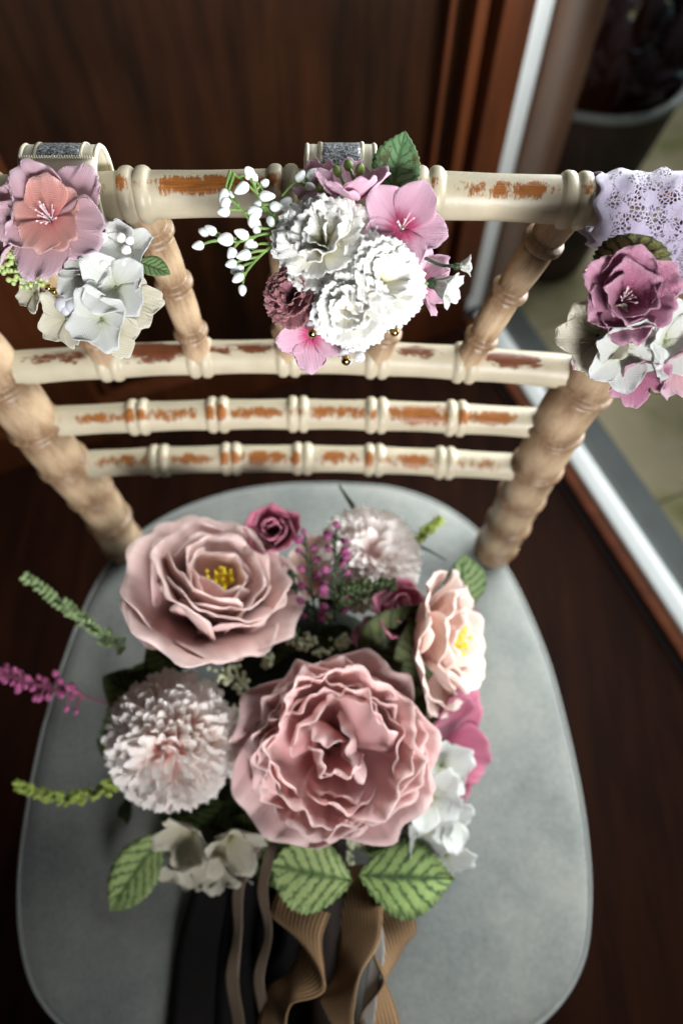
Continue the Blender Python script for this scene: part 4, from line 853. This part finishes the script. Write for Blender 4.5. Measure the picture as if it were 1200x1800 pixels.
blossom(bq, at(648, 1120, d=.480), A(.2, .2, .9), .020, M_MAG, 342, 5, name='magenta_bloom', th=(25, 60), cup=.35, wr=1.1, curl=-20)
# -- white hydrangea at the lower right
for i, (px, py, d, ax, r) in enumerate(((774, 1346, .456, (.5, .1, .9), .022), (756, 1400, .446, (.35, .1, .9), .022), (788, 1438, .458, (.6, -.1, .8), .021), (748, 1460, .456, (.2, -.3, .9), .021), (782, 1502, .470, (.4, -.5, .8), .021), (728, 1430, .470, (.0, -.2, 1), .018))):
    blossom(bq, at(px, py, d=d), A(*ax), r, M_HYD, 300 + i, 4, name='hydrangea_floret', th=(10, 40), cup=.3, wr=1.05, roll=i * .7, curl=-20)
# -- cream blooms at the lower left
for i, (px, py, d, ax, r) in enumerate(((340, 1458, .466, (-.3, -.3, 1), .027), (405, 1468, .466, (.2, -.4, .9), .027), (372, 1500, .472, (.0, -.6, .8), .028), (330, 1515, .484, (-.3, -.6, .7), .022), (405, 1525, .484, (.2, -.8, .6), .020))):
    blossom(bq, at(px, py, d=d), A(*ax), r, M_CREAMP, 320 + i, 5, name='cream_bloom', th=(30, 60), cup=.4, wr=.8, roll=i * .9, curl=-30)
# -- leaves
NT = A(0, .1, 1)
leaf(bq, M_LEAFV, at(290, 1462, d=.470), at(181, 1609, d=.462), .034, A(-.25, .2, 1), fold=.15, bend=-8, teeth=17, tooth=.10, vein=.035, seed=21)
leaf(bq, M_LEAFV, at(618, 1548, d=.440), at(478, 1524, d=.436), .046, A(.0, .35, 1), fold=.16, wave=.05, bend=-8, teeth=16, tooth=.10, vein=.045, blunt=.8, wide=.5, seed=22)
leaf(bq, M_LEAFV2, at(630, 1538, d=.444), at(805, 1548, d=.442), .048, A(.05, .4, 1), fold=.2, wave=.05, bend=-10, teeth=18, tooth=.10, vein=.045, blunt=1.25, wide=.40, seed=23)
leaf(bq, M_LEAFV2, at(560, 1490, d=.470), at(432, 1520, d=.478), .040, A(-.1, .3, 1), fold=.15, teeth=15, vein=.03, seed=24)
leaf(bq, M_LEAFG, at(280, 1440, d=.476), at(392, 1418, d=.470), .028, A(.0, -.3, 1), fold=.15, bend=-6, teeth=9, tooth=.02, seed=25)
leaf(bq, M_LEAFV2, at(640, 1500, d=.468), at(735, 1460, d=.468), .030, A(.0, .1, 1), fold=.15, teeth=12, seed=26)
leaf(bq, M_LEAFG, at(660, 1560, d=.485), at(718, 1640, d=.490), .028, A(.2, .2, 1), fold=.1, teeth=8, tooth=.02, seed=27)
leaf(bq, M_LEAFD, at(632, 1160, d=.452), at(748, 1072, d=.432), .042, A(.25, -.15, 1), fold=.25, bend=-6, teeth=4, tooth=.0, seed=28)
leaf(bq, M_LEAFD, at(742, 1205, d=.450), at(722, 1090, d=.434), .032, A(.1, -.1, 1), fold=.2, teeth=4, tooth=.0, seed=29)
leaf(bq, M_LEAFG, at(812, 1080, d=.492), at(806, 968, d=.478), .034, A(.25, .1, 1), fold=.3, bend=8, teeth=10, tooth=.03, seed=30)
leaf(bq, M_LEAFD, at(330, 1190, d=.505), at(190, 1235, d=.500), .040, A(-.1, .4, 1), fold=.2, teeth=4, tooth=0, seed=31)
leaf(bq, M_LEAFD, at(300, 1180, d=.490), at(215, 1270, d=.500), .040, A(-.3, .2, 1), fold=.2, teeth=4, tooth=0, seed=32)
leaf(bq, M_LEAFD, at(240, 1330, d=.505), at(170, 1300, d=.51), .022, A(-.3, .2, 1), fold=.2, teeth=4, tooth=0, seed=33)
leaf(bq, M_LEAFD, at(230, 1400, d=.505), at(212, 1460, d=.515), .012, A(-.3, .2, 1), fold=.2, teeth=4, tooth=0, seed=34)
leaf(bq, M_LEAFD, at(560, 1130, d=.490), at(480, 1180, d=.480), .030, A(0, .2, 1), fold=.2, teeth=4, tooth=0, seed=35)
leaf(bq, M_LEAFD, at(560, 1110, d=.490), at(630, 1160, d=.480), .030, A(0, .2, 1), fold=.2, teeth=4, tooth=0, seed=36)
leaf(bq, M_LEAFD, at(470, 1490, d=.485), at(400, 1440, d=.495), .034, A(0, .2, 1), fold=.2, teeth=4, tooth=0, seed=37)
leaf(bq, M_LEAFD, at(420, 1200, d=.490), at(440, 1300, d=.490), .030, A(0, .2, 1), fold=.2, teeth=4, tooth=0, seed=38)
for i, (bx_, by_, tx, ty) in enumerate(((640, 1180, 760, 1210), (700, 1250, 800, 1260), (440, 1400, 350, 1440), (460, 1440, 420, 1530), (560, 1060, 640, 1010), (540, 1080, 470, 1010), (720, 1420, 780, 1480), (320, 1180, 260, 1130), (280, 1240, 180, 1190))):
    leaf(bq, M_LEAFD, at(bx_, by_, d=.500), at(tx, ty, d=.496), .034, A(.1 * (i % 3 - 1), .2, 1), fold=.2, teeth=4, tooth=0, nu=20, seed=140 + i)
# long thin blades
def blade(pts, d, r, m=M_DSTEM, name='grass_blade'):
    q = crom([at(x, y, d=d + k) for x, y, k in pts], 8); n = len(q)
    g = Geo(); band(g, q, [XR * .9 + UP * .3] * n, r * 2, 3, .0004, prof=lambda u, t, P: XR * (-t * r * 2 * (u ** 1.5)) * .95); return wobj(name, g.mesh(name, m), bq)
blade([(655, 945, 0), (630, 905, -.006), (595, 852, -.004)], .505, .0035)
blade([(330, 1470, 0), (360, 1520, -.006), (410, 1562, .004)], .480, .0035, M_CALYX)
blade([(700, 965, 0), (735, 960, -.004), (785, 985, .002)], .500, .0018, name='stem')
leaf(bq, M_LEAFD, at(735, 968, d=.498), at(693, 955, d=.496), .012, A(0, .3, 1), fold=.3, teeth=3, tooth=0, nu=20, seed=39)
# fuzzy green spikes
def spike(pix, d0, d1, r, m, n, seed, name='green_flower_spike', br=.0016):
    rn = random.Random(seed); q = crom([at(x, y, d=d0 + (d1 - d0) * i / (len(pix) - 1)) for i, (x, y) in enumerate(pix)], 12)
    g = Geo(); tube(g, q, .0011, 6); so = wobj(name, g.mesh(name, M_DSTEM), bq); g2 = Geo()
    for i in range(n):
        t = rn.random(); p = q[min(len(q) - 1, int(t * len(q)))]; a = rn.uniform(0, 6.28); rad = r * (1 - .5 * t) * math.sqrt(rn.random())
        tg = (q[-1] - q[0]).normalized(); ux = tg.orthogonal().normalized(); uy = tg.cross(ux)
        ball(g2, p + (ux * math.cos(a) + uy * math.sin(a)) * rad, br * rn.uniform(.6, 1.2), 6, 4, 1.5, (ux * math.cos(a) + uy * math.sin(a) + tg * .8))
    obj('florets', g2.mesh('florets', m), so, wm(so).inverted(), kind='stuff'); return so
M_SPK = plain('pale_green_floret', srgb(132, 152, 104), .8, .35, 500); M_SPK2 = plain('lime_floret', srgb(168, 186, 92), .8, .3, 500); M_SPK3 = plain('dark_green_floret', srgb(74, 88, 54), .8, .4, 500)
spike([(215, 1140), (140, 1085), (45, 1012)], .482, .468, .0062, M_SPK, 190, 71)
spike([(230, 1350), (190, 1385), (110, 1402), (30, 1380)], .500, .488, .0066, M_SPK2, 190, 72)
spike([(590, 1050), (640, 1035), (694, 1025)], .452, .448, .0085, M_SPK3, 240, 73, br=.0013)
spike([(715, 965), (740, 940), (775, 912)], .502, .492, .0058, M_SPK2, 150, 74, br=.0013)
spike([(205, 1230), (190, 1290), (205, 1340)], .515, .51, .006, M_SPK3, 110, 75)
# berry-bud sprays
def buds(pix, tips, d, r, ms, mb, name, bname):
    stems = [[at(x, y, d=dd) for x, y, dd in pix]]; bs = []
    for (sx_, sy_), (tx, ty) in tips:
        k = (hsh(tx, ty) - .5) * .014; s0 = at(sx_, sy_, d=d); e = at(tx, ty, d=d + k); stems.append([s0, s0.lerp(e, .6) + UP * .001, e]); bs.append((e, r * (.8 + .4 * hsh(ty, tx)), (e - s0).normalized(), .15, 1.35))
    return spray(bq, name, stems, ms, bs, mb, bname, .0009)
M_PUR = plain('purple_bud', srgb(128, 58, 98), .55, .25, 300)
T = []; rn = random.Random(9)
for t in np.linspace(0, 1, 11):
    x, y = 553 - 16 * t, 1085 - 140 * t; sd = 1 if int(t * 10) % 2 else -1
    T.append(((x, y + 12), (x + sd * (20 - 8 * t) + rn.uniform(-4, 4), y + rn.uniform(-6, 4))))
buds([(560, 1120, .47), (548, 1040, .455), (536, 945, .450)], T + [((537, 950), (534, 935)), ((538, 960), (523, 950))], .453, .0024, M_DSTEM, M_PUR, 'purple_bud_spray', 'purple_bud')
T = []
for t in np.linspace(0, 1, 15):
    x, y = 588 + 3 * t, 1085 - 145 * t; sd = 1 if int(t * 14) % 2 else -1
    T.append(((x, y + 12), (x + sd * (22 - 9 * t) + rn.uniform(-4, 4), y + rn.uniform(-6, 4))))
buds([(590, 1120, .47), (586, 1040, .45), (591, 930, .446)], T + [((591, 935), (591, 922)), ((590, 945), (577, 938)), ((590, 950), (606, 950))], .448, .0024, M_DSTEM, M_PUR, 'purple_bud_spray', 'purple_bud')
T = []
for t in np.linspace(0, 1, 5): T.append(((545, 1090), (512 + 8 * t, 1010 + 26 * t * 3)))
buds([(560, 1110, .47), (540, 1075, .465), (522, 1010, .46)], T, .462, .0028, M_DSTEM, M_DSTEM, 'dark_bud_spray', 'dark_bud')
buds([(800, 1085, .49), (820, 1078, .488), (832, 1072, .486)], [((820, 1078), (828, 1062)), ((820, 1078), (836, 1076)), ((815, 1080), (826, 1086)), ((825, 1075), (818, 1064))], .487, .0018, M_DSTEM, M_PUR, 'purple_bud_spray', 'purple_bud')
M_HEA = plain('bright_pink_bud', srgb(182, 92, 140), .55, .2, 300)
T = []
for i in range(34):
    t = i / 33; x, y = 140 - 145 * t, 1222 - 38 * t; sd = 1 if i % 2 else -1
    T.append(((x + 8, y + 2), (x + rn.uniform(-8, 4), y + sd * rn.uniform(4, 30) * (1.1 - .5 * t))))
buds([(200, 1240, .495), (140, 1222, .487), (60, 1203, .480), (-6, 1184, .478)], T, .482, .0019, plain('pink_stem', srgb(134, 70, 96), .6, .2, 200), M_HEA, 'pink_heather_spray', 'heather_bud')
# small white filler clusters
def cluster(px, py, d, w_, h_, n, seed, r=.0016):
    rn = random.Random(seed); P0 = at(px, py, d=d); g = Geo(); tube(g, [P0 + FW * .03, P0 + FW * .012, P0], .0011, 6); so = wobj('filler_sprig', g.mesh('filler_sprig', M_CALYX), bq); g2 = Geo()
    for i in range(n): ball(g2, at(px + rn.gauss(0, .5) * w_, py + rn.gauss(0, .5) * h_, d=d - rn.random() * .006), r * rn.uniform(.7, 1.2), 7, 5)
    obj('filler_buds', g2.mesh('filler_buds', plain('filler_bud', srgb(206, 212, 176), .6, .15, 500)), so, wm(so).inverted(), kind='stuff')
for i, (px, py, w_, h_, n) in enumerate(((400, 1185, 20, 20, 34), (425, 1205, 18, 30, 34), (418, 1262, 12, 28, 24), (540, 1130, 18, 12, 26), (602, 1130, 16, 14, 26), (560, 1145, 14, 8, 14), (622, 1485, 22, 14, 34), (612, 1510, 12, 20, 18), (505, 1590, 10, 6, 8), (470, 1160, 14, 12, 18), (660, 1170, 14, 12, 18), (735, 1300, 10, 24, 18), (520, 1120, 16, 16, 22), (640, 1055, 14, 12, 16), (450, 1140, 14, 10, 14), (575, 1085, 12, 12, 12), (455, 1235, 10, 30, 22))):
    cluster(px, py, .462 if py < 1300 else .462, w_, h_, n, 400 + i)
# -- stem bundle and ribbons
M_JUTE = plain('jute_ribbon', srgb(150, 112, 68), .85, .2, 60)
nt = M_JUTE.node_tree; b = nt.nodes['Principled BSDF']; uvn = N(nt, 'ShaderNodeUVMap'); wv = N(nt, 'ShaderNodeTexWave', Scale=4.2, bands_direction='X', Distortion=.4); nt.links.new(uvn.outputs['UV'], wv.inputs['Vector'])
r = ramp(nt, [(.1, srgb(80, 56, 34)), (.9, srgb(152, 120, 84))]); nt.links.new(wv.outputs['Fac'], r.inputs['Fac']); nt.links.new(r.outputs['Color'], b.inputs['Base Color'])
bp = N(nt, 'ShaderNodeBump', Strength=.5, Distance=.0006); nt.links.new(wv.outputs['Fac'], bp.inputs['Height']); nt.links.new(bp.outputs['Normal'], b.inputs['Normal'])
M_GSAT = plain('grey_satin', srgb(150, 148, 144), .3, .06, 60, sheen=.2); M_BSAT = plain('black_satin', srgb(20, 17, 16), .7, .2, 60, spec=.15); M_TSAT = plain('taupe_satin', srgb(112, 96, 80), .4, .08, 60)
hz = SEATZ + .012
g = Geo(); tube(g, crom([at(560, 1400, z=hz + .06), at(580, 1560, z=hz + .035), at(585, 1750, z=hz + .020), at(585, 1880, z=hz + .018)], 6), .014, 16); wobj('wrapped_handle', g.mesh('wrapped_handle', plain('dark_wrap', srgb(40, 30, 24), .7, .2, 80, .4)), bq)
def ribbon(name, m, pts, width, thick=.0008):
    """pts: (px, py, height above the seat, angle of the width direction in degrees, tilt in degrees)"""
    P = crom([at(x, y, z=hz + h) for x, y, h, a_, t_ in pts], 12); n = len(P); S = []
    for i in range(n):
        f_ = i / (n - 1) * (len(pts) - 1); k = min(len(pts) - 2, int(f_)); t = f_ - k; t = t * t * (3 - 2 * t)
        an = R(pts[k][3] + (pts[k + 1][3] - pts[k][3]) * t); ti = R(pts[k][4] + (pts[k + 1][4] - pts[k][4]) * t)
        S.append(Vector((math.cos(an) * math.cos(ti), math.sin(an) * math.cos(ti), math.sin(ti))))
    g = Geo(); band(g, P, S, width, 9, thick); return wobj(name, g.mesh(name, m), bq)
ribbon('jute_ribbon', M_JUTE, [(565, 1520, .040, -10, 0), (520, 1625, .044, -25, 10), (548, 1690, .048, -55, 38), (510, 1735, .036, -75, 68), (486, 1780, .026, -50, 50), (505, 1840, .014, -10, 15), (560, 1900, .006, 0, 5)], .038)
ribbon('jute_ribbon', M_JUTE, [(620, 1520, .040, 0, 0), (632, 1640, .050, 15, 35), (612, 1710, .052, 5, 66), (588, 1780, .040, -15, 48), (612, 1850, .022, 10, 20), (640, 1910, .008, 0, 0)], .034)
ribbon('jute_ribbon', M_JUTE, [(640, 1520, .036, 0, 0), (690, 1640, .040, 20, -22), (690, 1700, .036, 45, -55), (655, 1750, .022, 50, -40), (660, 1830, .010, 10, -5), (690, 1900, .004, 0, 0)], .036)
ribbon('satin_ribbon', M_GSAT, [(640, 1540, .040, 0, 0), (662, 1660, .048, 10, 20), (652, 1740, .040, 5, 40), (640, 1830, .02, 0, 20)], .010)
ribbon('satin_ribbon', M_TSAT, [(480, 1480, .044, 0, 0), (462, 1560, .040, 10, 25), (472, 1640, .032, 0, 50), (455, 1720, .014, -10, 25), (468, 1800, .010, 0, 5), (460, 1900, .009, 0, 0)], .008)
ribbon('satin_ribbon', M_TSAT, [(450, 1490, .040, 0, 0), (420, 1560, .032, 10, 35), (418, 1640, .020, 0, 50), (408, 1720, .010, -5, 20), (420, 1810, .008, 0, 30), (412, 1900, .008, 0, 0)], .010)
ribbon('black_ribbon', M_BSAT, [(480, 1480, .026, 0, 0), (462, 1600, .012, 0, 3), (452, 1700, .0065, 0, 0), (446, 1900, .0045, 0, 0)], .052)
ribbon('black_ribbon', M_BSAT, [(430, 1480, .022, 0, 0), (392, 1600, .010, 3, 3), (374, 1700, .0048, 2, 0), (362, 1900, .003, 0, 0)], .052)
ribbon('black_ribbon', M_BSAT, [(550, 1500, .026, 0, 0), (535, 1640, .014, 0, 4), (528, 1740, .008, 0, 0), (524, 1900, .006, 0, 0)], .050)
